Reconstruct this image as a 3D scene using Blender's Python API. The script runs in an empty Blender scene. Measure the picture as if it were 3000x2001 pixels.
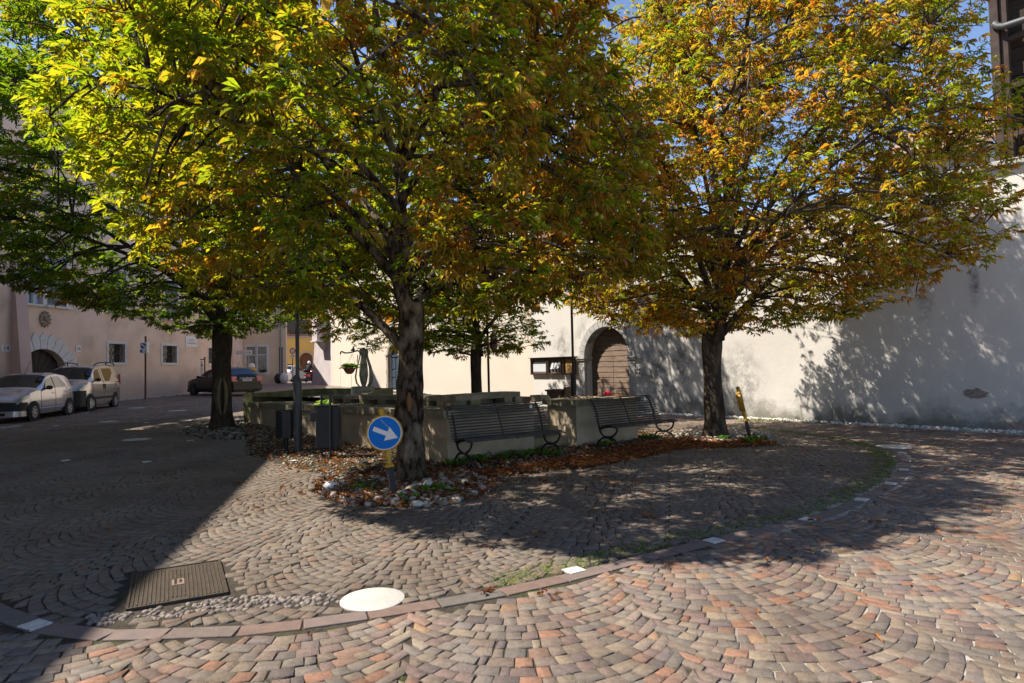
import bpy, math, random
import numpy as np
from mathutils import Vector, noise
random.seed(7); RNG = np.random.default_rng(11)
sc = bpy.context.scene
# ---------------------------------------------------------------- camera
F = 1850.; YH = 1075.; ROLL = .02; EYE = 1.6
PITCH = math.atan((YH - 1000.5) / F)
_fw = np.array([0, math.cos(PITCH), math.sin(PITCH)]); _u0 = np.array([0, -math.sin(PITCH), math.cos(PITCH)]); _r0 = np.array([1., 0, 0])
_up = _u0 * math.cos(ROLL) + _r0 * math.sin(ROLL); _rt = _r0 * math.cos(ROLL) - _u0 * math.sin(ROLL)
cam = bpy.data.cameras.new('camera'); cam.sensor_width = 36; cam.lens = 36 * F / 3000; cam.clip_end = 6000; cam.clip_start = .05
co = bpy.data.objects.new('camera', cam); sc.collection.objects.link(co); sc.camera = co
from mathutils import Matrix
M = Matrix(((_rt[0], _up[0], -_fw[0], 0), (_rt[1], _up[1], -_fw[1], 0), (_rt[2], _up[2], -_fw[2], EYE), (0, 0, 0, 1)))
co.matrix_world = M
# ---------------------------------------------------------------- light
SUN = Vector((.75, .03, -1.)).normalized()          # direction the light travels
w = bpy.data.worlds.new('World'); sc.world = w; w.use_nodes = True
nt = w.node_tree; bg = nt.nodes['Background']; sky = nt.nodes.new('ShaderNodeTexSky'); sky.sky_type = 'NISHITA'; sky.sun_disc = False
sky.sun_elevation = math.asin(-SUN.z); sky.sun_rotation = math.atan2(-SUN.x, -SUN.y); sky.altitude = 1800; sky.air_density = 1.0; sky.dust_density = .1; sky.ozone_density = 6
mx = nt.nodes.new('ShaderNodeMix'); mx.data_type = 'RGBA'; mx.blend_type = 'MULTIPLY'; mx.inputs[0].default_value = 1; mx.inputs[7].default_value = (1.17, 1.0, .90, 1); nt.links.new(sky.outputs[0], mx.inputs[6]); nt.links.new(mx.outputs[2], bg.inputs[0]); bg.inputs[1].default_value = .125
sl = bpy.data.lights.new('sun', 'SUN'); sl.energy = 5.0; sl.angle = math.radians(.5); sl.color = (1, .91, .79)
so = bpy.data.objects.new('sun', sl); sc.collection.objects.link(so); so.rotation_euler = SUN.to_track_quat('-Z', 'Y').to_euler()
sc.view_settings.view_transform = 'Standard'; sc.view_settings.look = 'None'; sc.view_settings.exposure = 1.1; sc.view_settings.gamma = 1
sc.cycles.max_bounces = 12; sc.cycles.diffuse_bounces = 8; sc.cycles.transmission_bounces = 8; sc.cycles.glossy_bounces = 3

# ---------------------------------------------------------------- helpers
def ray(x, y):
    d = _fw * F + _rt * (x - 1500) + _up * (1000.5 - y); return d / d[1]
def gz(X, Y):
    s = min(1, max(0, (3 - X) / 9.)); s = s * s * (3 - 2 * s)
    return s * min(.014 * max(0, Y - 5), .65)
def gzv(X, Y):
    s = np.clip((3 - X) / 9., 0, 1); s = s * s * (3 - 2 * s)
    return s * np.minimum(.014 * np.maximum(0, Y - 5), .65)
def G(x, y):
    d = ray(x, y); z = 0
    for _ in range(30):
        p = d * ((z - EYE) / d[2]); z = .5 * z + .5 * gz(p[0], p[1])
    return Vector((p[0], p[1], z))
def at(x, y, Y): d = ray(x, y) * Y; return Vector((d[0], d[1], d[2] + EYE))
COL = sc.collection

def fcurve(pts, n):                      # Catmull-Rom through points
    P = [Vector(p) for p in pts]; P = [P[0] * 2 - P[1]] + P + [P[-1] * 2 - P[-2]]; out = []
    for i in range(1, len(P) - 2):
        for k in range(n):
            t = k / n; a, b, c, d = P[i - 1:i + 3]
            out.append(.5 * ((2 * b) + (c - a) * t + (2 * a - 5 * b + 4 * c - d) * t * t + (3 * b - a - 3 * c + d) * t ** 3))
    out.append(P[-2]); return out

class MB:
    def __init__(s): s.v = []; s.f = []; s.m = []
    def add(s, vs, fs, mi=0):
        o = len(s.v); s.v += [tuple(v) for v in vs]; s.f += [tuple(i + o for i in f) for f in fs]; s.m += [mi] * len(fs)
    def obox(s, c, a, b, d, mi=0):       # centre and three half vectors
        c, a, b, d = map(Vector, (c, a, b, d)); vs = [c + a * i + b * j + d * k for i in (-1, 1) for j in (-1, 1) for k in (-1, 1)]
        s.add(vs, [(0, 1, 3, 2), (4, 6, 7, 5), (0, 4, 5, 1), (2, 3, 7, 6), (0, 2, 6, 4), (1, 5, 7, 3)], mi)
    def box(s, x, y, z, sx, sy, sz, rz=0, mi=0):   # z = bottom
        c_, s_ = math.cos(rz), math.sin(rz)
        s.obox((x, y, z + sz / 2), (c_ * sx / 2, s_ * sx / 2, 0), (-s_ * sy / 2, c_ * sy / 2, 0), (0, 0, sz / 2), mi)
    def tube(s, path, r, n=8, mi=0, caps=True, jit=0):
        P = [Vector(p) for p in path]; R = r if hasattr(r, '__len__') else [r] * len(P); vs = []; fs = []; ref = None
        for i, p in enumerate(P):
            t = (P[min(i + 1, len(P) - 1)] - P[max(i - 1, 0)])
            t = t.normalized() if t.length > 1e-9 else Vector((0, 0, 1))
            if ref is None: ref = t.orthogonal().normalized()
            ref = (ref - t * ref.dot(t)); ref = ref.normalized() if ref.length > 1e-6 else t.orthogonal().normalized()
            b = t.cross(ref)
            for k in range(n):
                a = 2 * math.pi * k / n; rr = R[i]
                if jit:
                    q = Vector((math.cos(a) * 2.2, math.sin(a) * 2.2, p.z * .9 + p.x)); rr *= 1 + jit * noise.noise(q) + jit * .5 * noise.noise(q * 2.7) + jit * .25 * noise.noise(Vector((math.cos(a) * 9, math.sin(a) * 9, p.z * 2)))
                vs.append(p + (ref * math.cos(a) + b * math.sin(a)) * rr)
        for i in range(len(P) - 1):
            for k in range(n): a = i * n + k; c = i * n + (k + 1) % n; fs.append((a, c, c + n, a + n))
        if caps: fs.append(tuple(range(n))[::-1]); fs.append(tuple((len(P) - 1) * n + k for k in range(n)))
        s.add(vs, fs, mi)
    def lathe(s, prof, c=(0, 0, 0), n=20, axis=(0, 0, 1), mi=0, sq=(1, 1)):
        ax = Vector(axis).normalized(); u = ax.orthogonal().normalized() if abs(ax.z) < .99 else Vector((1, 0, 0)); v = ax.cross(u); c = Vector(c); vs = []; fs = []
        for r, z in prof:
            for k in range(n):
                a = 2 * math.pi * k / n; vs.append(c + ax * z + (u * math.cos(a) * sq[0] + v * math.sin(a) * sq[1]) * r)
        for i in range(len(prof) - 1):
            for k in range(n): a = i * n + k; b = i * n + (k + 1) % n; fs.append((a, b, b + n, a + n))
        if prof[0][0] > 1e-4: fs.append(tuple(range(n))[::-1])
        if prof[-1][0] > 1e-4: fs.append(tuple((len(prof) - 1) * n + k for k in range(n)))
        s.add(vs, fs, mi)
    def ball(s, c, r, n=12, sc_=(1, 1, 1), mi=0):
        vs = []; fs = []; m = n // 2
        for i in range(m + 1):
            t = math.pi * i / m
            for k in range(n):
                a = 2 * math.pi * k / n; vs.append((c[0] + r * sc_[0] * math.sin(t) * math.cos(a), c[1] + r * sc_[1] * math.sin(t) * math.sin(a), c[2] + r * sc_[2] * math.cos(t)))
        for i in range(m):
            for k in range(n): a = i * n + k; b = i * n + (k + 1) % n; fs.append((a, a + n, b + n, b))
        s.add(vs, fs, mi)
    def prism(s, poly, vec, mi=0):
        n = len(poly); P = [Vector(p) for p in poly]; vec = Vector(vec)
        s.add(P + [p + vec for p in P], [tuple(range(n))[::-1], tuple(range(n, 2 * n))] + [(i, (i + 1) % n, (i + 1) % n + n, i + n) for i in range(n)], mi)
    def grid(s, fn, nu, nv, mi=0):
        vs = [fn(i / nu, j / nv) for i in range(nu + 1) for j in range(nv + 1)]
        s.add(vs, [(i * (nv + 1) + j, (i + 1) * (nv + 1) + j, (i + 1) * (nv + 1) + j + 1, i * (nv + 1) + j + 1) for i in range(nu) for j in range(nv)], mi)
    def build(s, name, mats, parent=None, smooth=False, bevel=0, local=False, fix=True):
        me = bpy.data.meshes.new(name); off = parent.location if (parent is not None and not local) else Vector((0, 0, 0))
        if parent is not None and not local and parent.parent is not None: off = parent.location + parent.parent.location
        me.from_pydata([tuple(Vector(v) - off) for v in s.v], [], s.f)
        for m in (mats if isinstance(mats, (list, tuple)) else [mats]): me.materials.append(m)
        me.polygons.foreach_set('material_index', s.m)
        if smooth: me.shade_smooth()
        if fix:
            import bmesh
            b = bmesh.new(); b.from_mesh(me); bmesh.ops.recalc_face_normals(b, faces=b.faces); b.to_mesh(me); b.free()
        me.update(); o = bpy.data.objects.new(name, me); COL.objects.link(o)
        if parent is not None: o.parent = parent
        if bevel:
            md = o.modifiers.new('bevel', 'BEVEL'); md.width = bevel; md.segments = 2; md.limit_method = 'ANGLE'; md.angle_limit = math.radians(40)
        if smooth == 'auto':
            try: me.set_sharp_from_angle(angle=math.radians(38))
            except Exception: pass
        return o
def npmesh(name, V, Fq, mat, parent=None, col=None, smooth=False, tri=None):
    me = bpy.data.meshes.new(name); nq = len(Fq); ntr = 0 if tri is None else len(tri)
    me.vertices.add(len(V)); me.vertices.foreach_set('co', V.astype(np.float32).ravel())
    me.loops.add(nq * 4 + ntr * 3)
    li = Fq.ravel() if ntr == 0 else np.concatenate([Fq.ravel(), tri.ravel()])
    me.loops.foreach_set('vertex_index', li.astype(np.int32))
    me.polygons.add(nq + ntr)
    ls = np.concatenate([np.arange(nq) * 4, nq * 4 + np.arange(ntr) * 3]).astype(np.int32)
    me.polygons.foreach_set('loop_start', ls)
    if smooth: me.polygons.foreach_set('use_smooth', np.ones(nq + ntr, bool))
    if col is not None:
        a = me.color_attributes.new('Col', 'FLOAT_COLOR', 'POINT'); c4 = np.ones((len(V), 4), np.float32); c4[:, :3] = col; a.data.foreach_set('color', c4.ravel())
    me.materials.append(mat); me.update(calc_edges=True); me.validate()
    o = bpy.data.objects.new(name, me); COL.objects.link(o)
    if parent is not None: o.parent = parent
    return o
def tag(o, label=None, cat=None, group=None, kind=None):
    if label: o['label'] = label
    if cat: o['category'] = cat
    if group: o['group'] = group
    if kind: o['kind'] = kind
    return o
def thing(name, label, cat, loc=(0, 0, 0), rz=0, group=None):
    o = bpy.data.objects.new(name, None); COL.objects.link(o); o.location = loc; o.rotation_euler = (0, 0, rz); o.empty_display_size = .2
    return tag(o, label, cat, group)
def copy_tree(o, parent=None):
    c = o.copy(); COL.objects.link(c); c.parent = parent
    for ch in [k for k in COL.objects if k.parent == o]: copy_tree(ch, c)
    return c
def text(s, mat, parent, P, xd, yd, size, name='lettering', off=.003):
    cu = bpy.data.curves.new('t', 'FONT'); cu.body = s; cu.size = size; cu.align_x = 'CENTER'; cu.align_y = 'CENTER'; cu.extrude = .001
    t = bpy.data.objects.new('t', cu); COL.objects.link(t); dg = bpy.context.evaluated_depsgraph_get()
    me = bpy.data.meshes.new_from_object(t.evaluated_get(dg)); bpy.data.objects.remove(t)
    xd = Vector(xd).normalized(); yd = Vector(yd).normalized(); n = xd.cross(yd); base = Vector(P) - (parent.location if parent.parent is None else parent.location + parent.parent.location)
    for v in me.vertices: v.co = base + xd * v.co.x + yd * v.co.y + n * (v.co.z + off)
    me.materials.clear(); me.materials.append(mat); o = bpy.data.objects.new(name, me); COL.objects.link(o); o.parent = parent; return o

# ---------------------------------------------------------------- materials
def mat(name, c, rough=.8, c2=None, scale=3., detail=6, bump=0., bscale=40., spec=.3, metal=0., attr=False, stretch=(1, 1, 1), lo=.35, hi=.65, extra=None, coat=0, c3=None, s3=.6):
    m = bpy.data.materials.new(name); m.use_nodes = True; n = m.node_tree.nodes; L = m.node_tree.links; b = n['Principled BSDF']
    b.inputs['Roughness'].default_value = rough; b.inputs['Specular IOR Level'].default_value = spec; b.inputs['Metallic'].default_value = metal
    if coat: b.inputs['Coat Weight'].default_value = coat; b.inputs['Coat Roughness'].default_value = .05
    geo = n.new('ShaderNodeNewGeometry'); mp = n.new('ShaderNodeMapping'); mp.inputs['Scale'].default_value = stretch; L.new(geo.outputs['Position'], mp.inputs[0])
    def nz(sc_, det=detail, rg=.6):
        t = n.new('ShaderNodeTexNoise'); t.inputs['Scale'].default_value = sc_; t.inputs['Detail'].default_value = det; t.inputs['Roughness'].default_value = rg; L.new(mp.outputs[0], t.inputs['Vector']); return t.outputs['Fac']
    def rng(src, a, b_, x=0., y=1.):
        t = n.new('ShaderNodeMapRange'); t.inputs[1].default_value = a; t.inputs[2].default_value = b_; t.inputs[3].default_value = x; t.inputs[4].default_value = y; L.new(src, t.inputs[0]); return t.outputs[0]
    def mix(f, a, b_, mode='MIX'):
        t = n.new('ShaderNodeMix'); t.data_type = 'RGBA'; t.blend_type = mode
        if isinstance(f, float): t.inputs[0].default_value = f
        else: L.new(f, t.inputs[0])
        for k, q in ((6, a), (7, b_)):
            if isinstance(q, tuple): t.inputs[k].default_value = (*q[:3], 1)
            else: L.new(q, t.inputs[k])
        return t.outputs[2]
    col = tuple(c)
    if attr:
        at_ = n.new('ShaderNodeAttribute'); at_.attribute_name = 'Col'; col = at_.outputs['Color']
        if c2: col = mix(rng(nz(scale), lo, hi), col, mix(1., col, tuple(c2), 'MULTIPLY'))
    elif c2: col = mix(rng(nz(scale), lo, hi), col, tuple(c2))
    if c3: col = mix(rng(nz(s3, 3), .5, .72), col, tuple(c3))
    if extra: col = extra(n, L, col, dict(nz=nz, rng=rng, mix=mix, geo=geo, mp=mp))
    if isinstance(col, tuple): b.inputs['Base Color'].default_value = (*col, 1)
    else: L.new(col, b.inputs['Base Color'])
    if bump:
        bp = n.new('ShaderNodeBump'); bp.inputs['Strength'].default_value = min(1, bump); bp.inputs['Distance'].default_value = .02 if bump <= 1 else .02 * bump; L.new(nz(bscale, 8, .7), bp.inputs['Height']); L.new(bp.outputs[0], b.inputs['Normal'])
    return m
def sep(n, L, geo):
    s = n.new('ShaderNodeSeparateXYZ'); L.new(geo.outputs['Position'], s.inputs[0]); return s
def blobs(pts, col2, z_el=1.6, inner=None):
    """stains with a place of their own: pts = (centre, radius)"""
    def fn(n, L, col, H):
        for P, r in pts:
            v = n.new('ShaderNodeVectorMath'); v.operation = 'DISTANCE'; mpp = n.new('ShaderNodeMapping'); mpp.inputs['Scale'].default_value = (1, 1, 1 / z_el); L.new(H['geo'].outputs['Position'], mpp.inputs[0]); L.new(mpp.outputs[0], v.inputs[0]); v.inputs[1].default_value = (P[0], P[1], P[2] / z_el)
            f = H['rng'](v.outputs['Value'], r, r * .25); nn = H['rng'](H['nz'](2.6, 8, .75), .42, .62)
            m_ = n.new('ShaderNodeMath'); m_.operation = 'MULTIPLY'; L.new(f, m_.inputs[0]); L.new(nn, m_.inputs[1]); m2 = n.new('ShaderNodeMath'); m2.operation = 'MULTIPLY'; L.new(m_.outputs[0], m2.inputs[0]); m2.inputs[1].default_value = .85
            col = H['mix'](m2.outputs[0], col, tuple(col2))
        return inner(n, L, col, H) if inner else col
    return fn
def footband(col2, h0, h1, sc_=1.3, inner=None, amt=.9):
    def fn(n, L, col, H):
        s = sep(n, L, H['geo']); ad = n.new('ShaderNodeMath'); ad.operation = 'MULTIPLY_ADD'; L.new(H['nz'](sc_, 6, .7), ad.inputs[0]); ad.inputs[1].default_value = -1.6; L.new(s.outputs['Z'], ad.inputs[2])
        f = H['rng'](ad.outputs[0], h1 - .8, h0 - .8, 0, amt); col = H['mix'](f, col, tuple(col2))
        return inner(n, L, col, H) if inner else col
    return fn
def streaks(col2, sx, zs, amt, inner=None, lo=.5, hi=.75):
    def fn(n, L, col, H):
        mp2 = n.new('ShaderNodeMapping'); mp2.inputs['Scale'].default_value = (sx, sx, zs); L.new(H['geo'].outputs['Position'], mp2.inputs[0])
        t = n.new('ShaderNodeTexNoise'); t.inputs['Scale'].default_value = 1; t.inputs['Detail'].default_value = 6; t.inputs['Roughness'].default_value = .65; L.new(mp2.outputs[0], t.inputs['Vector'])
        col = H['mix'](H['rng'](t.outputs['Fac'], lo, hi, 0, amt), col, tuple(col2))
        return inner(n, L, col, H) if inner else col
    return fn

# ---------------------------------------------------------------- setting: ground
xs = np.unique(np.concatenate([np.linspace(-400, -40, 10), np.arange(-40, 40.1, .8), np.linspace(40, 400, 10)])); ys = np.unique(np.concatenate([np.linspace(-60, -6, 8), np.arange(-6, 60, .8), np.linspace(60, 600, 14)]))
XX, YY = np.meshgrid(xs, ys, indexing='ij'); ZZ = gzv(XX, YY) - .010
nx, ny = XX.shape; I = np.arange(nx * ny).reshape(nx, ny)
def ground_extra(n, L, col, H):
    s = sep(n, L, H['geo'])
    # pale mortar in the sunny right foreground, dark soil elsewhere, moss
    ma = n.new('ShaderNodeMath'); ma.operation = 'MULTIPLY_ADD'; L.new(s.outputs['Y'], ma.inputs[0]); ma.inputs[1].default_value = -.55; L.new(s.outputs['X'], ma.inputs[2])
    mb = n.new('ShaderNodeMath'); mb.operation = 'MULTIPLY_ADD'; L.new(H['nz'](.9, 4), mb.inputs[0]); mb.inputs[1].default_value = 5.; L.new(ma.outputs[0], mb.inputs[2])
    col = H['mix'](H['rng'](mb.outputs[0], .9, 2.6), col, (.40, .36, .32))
    col = H['mix'](H['rng'](H['nz'](1.7, 7, .75), .54, .66, 0, .8), col, (.055, .085, .018))
    return H['mix'](H['rng'](s.outputs['Y'], 33.5, 35.5), col, (.20, .165, .15))
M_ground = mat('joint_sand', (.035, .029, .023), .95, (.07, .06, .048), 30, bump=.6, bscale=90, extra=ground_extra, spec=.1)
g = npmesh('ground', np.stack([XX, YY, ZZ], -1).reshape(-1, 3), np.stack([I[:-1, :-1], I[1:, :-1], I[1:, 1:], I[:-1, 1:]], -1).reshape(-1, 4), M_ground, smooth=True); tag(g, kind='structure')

# the curved border of long porphyry slabs
RINGP = [(-12.3, 16.8), (-10.4, 11.6), (-7.6, 7.9), (-5.2, 5.6), (-3.11, 4.14), (-1.95, 3.98), (-1.19, 4.13), (-.04, 4.6), (.5, 4.93), (1.79, 5.77), (2.96, 6.45), (3.97, 7.31), (4.84, 8.21), (5.64, 9.22), (6.5, 10.75), (6.9, 12.2), (6.6, 14.3), (5.4, 16.6)]
RING = np.array([v[:2] for v in fcurve([(a, b, 0) for a, b in RINGP], 14)])
def dring(x, y):
    out = np.full(len(x), 9.)
    for k in range(0, len(RING)): out = np.minimum(out, np.hypot(x - RING[k, 0], y - RING[k, 1]))
    return out
BED = [G(*p) for p in [(725, 1330), (820, 1360), (945, 1388), (952, 1440), (1060, 1480), (1200, 1487), (1390, 1450), (1440, 1398), (1600, 1382), (1750, 1368), (1980, 1318), (2290, 1303), (2220, 1275), (1900, 1262), (1690, 1270), (1300, 1340), (1000, 1285), (720, 1225)]]
BEDP = np.array([(p.x, p.y) for p in BED])
BED2 = np.array([(G(*p).x, G(*p).y) for p in [(520, 1268), (600, 1285), (760, 1290), (900, 1300), (1000, 1300), (960, 1270), (740, 1232), (560, 1245)]])
def inpoly(x, y, P):
    r = np.zeros(x.shape, bool); n = len(P)
    for i in range(n):
        (x0, y0), (x1, y1) = P[i], P[(i + 1) % n]
        c = ((y0 > y) != (y1 > y)) & (x < (x1 - x0) * (y - y0) / (y1 - y0 + 1e-12) + x0); r ^= c
    return r
MH = Vector((-1.01, 4.48, 0)); GR = [Vector((*a, 0)) for a in ((-3.089, 5.132), (-2.554, 5.421), (-2.087, 4.659), (-2.628, 4.377))]
GRc = sum(GR, Vector()) / 4; GRu = (GR[1] - GR[0]).normalized(); GRv = Vector((-GRu.y, GRu.x, 0))
W0, W1 = Vector((14.2, 9.6, 0)), Vector((4.17, 21.19, 0)); _d = (Vector((-6.7, 35.2, 0)) - W1).normalized(); W2 = W1 + _d * 20.3; W3 = Vector((-12.9, 44.9, 0))
def stones(rot, ox, oy, keep, seed, W=1.5, R=.91, S=.112, nst=15):
    rg = np.random.default_rng(seed); ca, sa = math.cos(rot), math.sin(rot); kk = int(34 / W) + 2; jj = int(46 / S); tm = math.asin(W / 2 / R); c0 = math.sqrt(R * R - W * W / 4)
    ncol = 2 * kk + 1; K, J = np.meshgrid(np.arange(-kk, kk + 1), np.arange(jj), indexing='ij'); K = K.ravel(); J = J.ravel(); n = len(K)
    th = np.linspace(-tm, tm, nst + 1)[None, :] + rg.uniform(-.35, .35, (n, nst + 1)) * (2 * tm / nst); e_ = .042 * np.where(J % 2 == 0, 1, -1); th[:, 0] = -tm + e_; th[:, -1] = tm + e_
    def P(t, j): return np.stack([R * np.sin(t) + K[:, None] * W, j[:, None] * S - 6 - (R * np.cos(t) - c0) + (K[:, None] % 2) * S * .5], -1)
    t2 = np.arcsin(np.clip((R * np.sin(th) - S * np.cos(th) * np.sin(th)) / R, -1, 1)); t2[:, 0] = th[:, 0]; t2[:, -1] = th[:, -1]
    A = P(th, J); B = P(t2, J + 1); Q = np.stack([A[:, :-1], A[:, 1:], B[:, 1:], B[:, :-1]], 2).reshape(-1, 4, 2)
    Q = np.stack([Q[..., 0] * ca - Q[..., 1] * sa + ox, Q[..., 0] * sa + Q[..., 1] * ca + oy], -1)
    c = Q.mean(1); Q = Q[keep(c[:, 0], c[:, 1])]; return Q
def inring(x, y):
    P = np.vstack([RING, [(0, 21), (-8, 26)]]); return inpoly(x, y, P)
def common(x, y):
    k = (np.abs(x) < .88 * y + 3.5) & (y > 1.2) & (y < 34) & (x > -21)
    k &= ((x - W1.x) * .756 + (y - W1.y) * .654 < -.25) & ((x - W1.x) * -_d.y * -1 + (y - W1.y) * -_d.x < -.05)
    k &= np.hypot(x - MH.x, y - MH.y) > .26
    gx = (x - GRc.x) * GRu.x + (y - GRc.y) * GRu.y; gy = (x - GRc.x) * GRv.x + (y - GRc.y) * GRv.y
    k &= ~((np.abs(gx) < .38) & (np.abs(gy) < .51)); k &= ~inpoly(x, y, BEDP) & ~inpoly(x, y, BED2)
    k &= (dring(x, y) > .125); return k
Qo = stones(math.radians(6), .5, 0, lambda x, y: common(x, y) & ~inring(x, y), 1)
Qi = stones(math.radians(-14), .2, -2, lambda x, y: common(x, y) & inring(x, y), 2)
Q = np.concatenate([Qo, Qi]); n = len(Q)
# keep the pebbled verge beside grate and ring clear
cen = Q.mean(1)
PEBL = np.array([(G(*p).x, G(*p).y) for p in [(250, 1790), (380, 1790), (690, 1745), (900, 1740), (1000, 1728), (1000, 1765), (700, 1785), (260, 1832)]])
Q = Q[~inpoly(cen[:, 0], cen[:, 1], PEBL)]; n = len(Q); cen = Q.mean(1, keepdims=True)
area = .5 * np.abs((Q[:, 2, 0] - Q[:, 0, 0]) * (Q[:, 3, 1] - Q[:, 1, 1]) - (Q[:, 3, 0] - Q[:, 1, 0]) * (Q[:, 2, 1] - Q[:, 0, 1])); Q = Q[area > .0016]; n = len(Q); cen = Q.mean(1, keepdims=True)
insd = inring(cen[:, 0, 0], cen[:, 0, 1]); Q = cen + (Q - cen) * (RNG.uniform(.90, .97, n) - .035 * insd)[:, None, None] + RNG.normal(0, .0042, (n, 4, 2))
Qt = cen + (Q - cen) * .945
z0 = gzv(Q[..., 0], Q[..., 1]); zt = gzv(cen[..., 0], cen[..., 1]) + RNG.normal(0, .0020, (n, 1)) + RNG.normal(0, .0012, (n, 4)); zt = zt + (z0 - gzv(cen[..., 0], cen[..., 1]))
V = np.concatenate([np.concatenate([Qt, zt[..., None]], -1), np.concatenate([Q, (zt - .0035)[..., None]], -1), np.concatenate([Q, (z0 - .02)[..., None]], -1)], 1).reshape(-1, 3)
b = (np.arange(n) * 12)[:, None]
def ringf(a, c): return [[a + k, a + (k + 1) % 4, c + (k + 1) % 4, c + k] for k in range(4)]
tmpl = np.array([[0, 1, 2, 3]] + [[f[0], f[3], f[2], f[1]] for f in ringf(0, 4) + ringf(4, 8)])
Fq = (b[:, None] + tmpl[None]).reshape(-1, 4)
pal = np.array([(.225,.175,.140),(.255,.165,.125),(.205,.150,.130),(.265,.215,.160),(.20,.172,.145),(.275,.155,.105),(.165,.135,.125),(.245,.20,.155),(.29,.19,.115),(.19,.165,.145),(.23,.185,.15)])
pc = pal[RNG.choice(len(pal), n, p=[.16, .10, .12, .07, .15, .06, .08, .09, .02, .08, .07])] * RNG.uniform(.90, 1.30, (n, 1))
inside = inring(cen[:, 0, 0], cen[:, 0, 1]); pc[inside] = pc[inside] * .35 + np.array([.180, .152, .122]) * .65
def stone_extra(n, L, col, H):
    a = H['mix'](1., col, (.70, .66, .62), 'MULTIPLY'); col = H['mix'](H['rng'](H['nz'](.8, 6, .7), .42, .62), col, a)
    return H['mix'](H['rng'](H['nz'](160, 3, .7), .60, .72, 0, .5), col, (.40, .36, .31))
M_stone = mat('porphyry_stone', (1, 1, 1), .72, (.70, .70, .70), 26, attr=True, bump=.8, bscale=70, spec=.25, extra=stone_extra)
o = npmesh('paving_stones', V, Fq, M_stone, col=np.repeat(pc, 12, 0)); tag(o, kind='structure')

M_slab = mat('border_porphyry', (.135, .105, .098), .75, (.175, .13, .11), 9, bump=.4, bscale=80)
M_marble = mat('white_marble', (.55, .53, .50), .6, (.40, .38, .35), 14, bump=.3)
mbr = MB(); k = 0; acc = 0; seg = []
L_ = np.cumsum(np.r_[0, np.hypot(*np.diff(RING, axis=0).T)])
def ringat(s): return np.array([np.interp(s, L_, RING[:, 0]), np.interp(s, L_, RING[:, 1])])
s = .2
while s < L_[-1] - .4:
    ln = random.uniform(.32, .55); a, c = ringat(s + .006), ringat(s + ln - .006); t = (c - a) / np.linalg.norm(c - a); nn = np.array([-t[1], t[0]]); z = gz(*a)
    mbr.obox(((a[0] + c[0]) / 2, (a[1] + c[1]) / 2, z - .012 + random.uniform(-.002, .002)), (*(c - a) / 2, 0), (*(nn * .078), 0), (0, 0, .0125), random.choice((0, 0, 1, 2, 3))); s += ln
tag(mbr.build('paving_border', [M_slab] + [mat('border_slab', c_, .75, tuple(x * .75 for x in c_), 14, bump=.7, bscale=70) for c_ in ((.17, .135, .115), (.15, .13, .115), (.19, .13, .105))], bevel=.006), kind='structure')
mm = MB()
for px in [(1682, 1671), (2092, 1584), (2367, 1522), (2524, 1464), (2610, 1417), (2648, 1376), (2642, 1327), (102, 1831), (430, 1353), (192, 1349), (558, 1291), (860, 1350), (165, 1248), (430, 1238)]:
    p = G(*px); q = ringat(L_[np.argmin(np.hypot(RING[:, 0] - p.x, RING[:, 1] - p.y))]); qi = int(np.argmin(np.hypot(RING[:, 0] - p.x, RING[:, 1] - p.y))); qi = min(qi, len(RING) - 2); t = RING[qi + 1] - RING[qi]; a = math.atan2(t[1], t[0])
    mm.box(p.x, p.y, p.z - .01, .15, .13, .018, a)
for (x0, y0, x1, y1, wd) in [(0, 1255, 62, 1246, .12), (232, 1211, 258, 1207, .12), (640, 1262, 700, 1268, .1), (528, 1231, 620, 1233, .06), (690, 1229, 740, 1226, .3)]:
    a, c = G(x0, y0), G(x1, y1); t = (c - a); nn = Vector((-t.y, t.x, 0)).normalized()
    mm.obox((a + c) / 2 + Vector((0, 0, .001)), t / 2, nn * wd / 2, (0, 0, .006))
tag(mm.build('road_markings', M_marble, bevel=.004), kind='structure')

M_white = mat('cover_white_paint', (.46, .44, .40), .6, (.16, .14, .12), 55, lo=.60, hi=.68, c3=(.38, .36, .32), s3=4, bump=.4, bscale=60)
for i, (px, r, lab) in enumerate([((1091, 1755), .222, 'large white painted round cover in the sunlit foreground paving'), ((402, 1287), .30, 'white round cover in the shade between the silver cars and the dark green chestnut'), ((279, 1284), .30, None), ((2617, 1309), .30, 'pale round cover near the end of the curved stone border'), ((318, 1235), .25, 'white disc in the paving just beside the van rear wheel side'), ((400, 1195), .3, 'small white disc far back near the pink house windows'), ((520, 1203), .3, 'white disc in the paving in front of the black estate car')]):
    if lab is None: continue
    p = G(*px) if i else MH; m_ = MB(); m_.lathe([(r - .004, -.02), (r, -.01), (r, .001), (r - .006, .005), (0, .006)], p, 40)
    tag(m_.build('manhole_cover', M_white if i == 0 else mat('cover_pale', (.5, .5, .48), .7, (.4, .4, .38), 8), smooth='auto'), lab, 'manhole cover', 'round white covers set in the paving')
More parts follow.
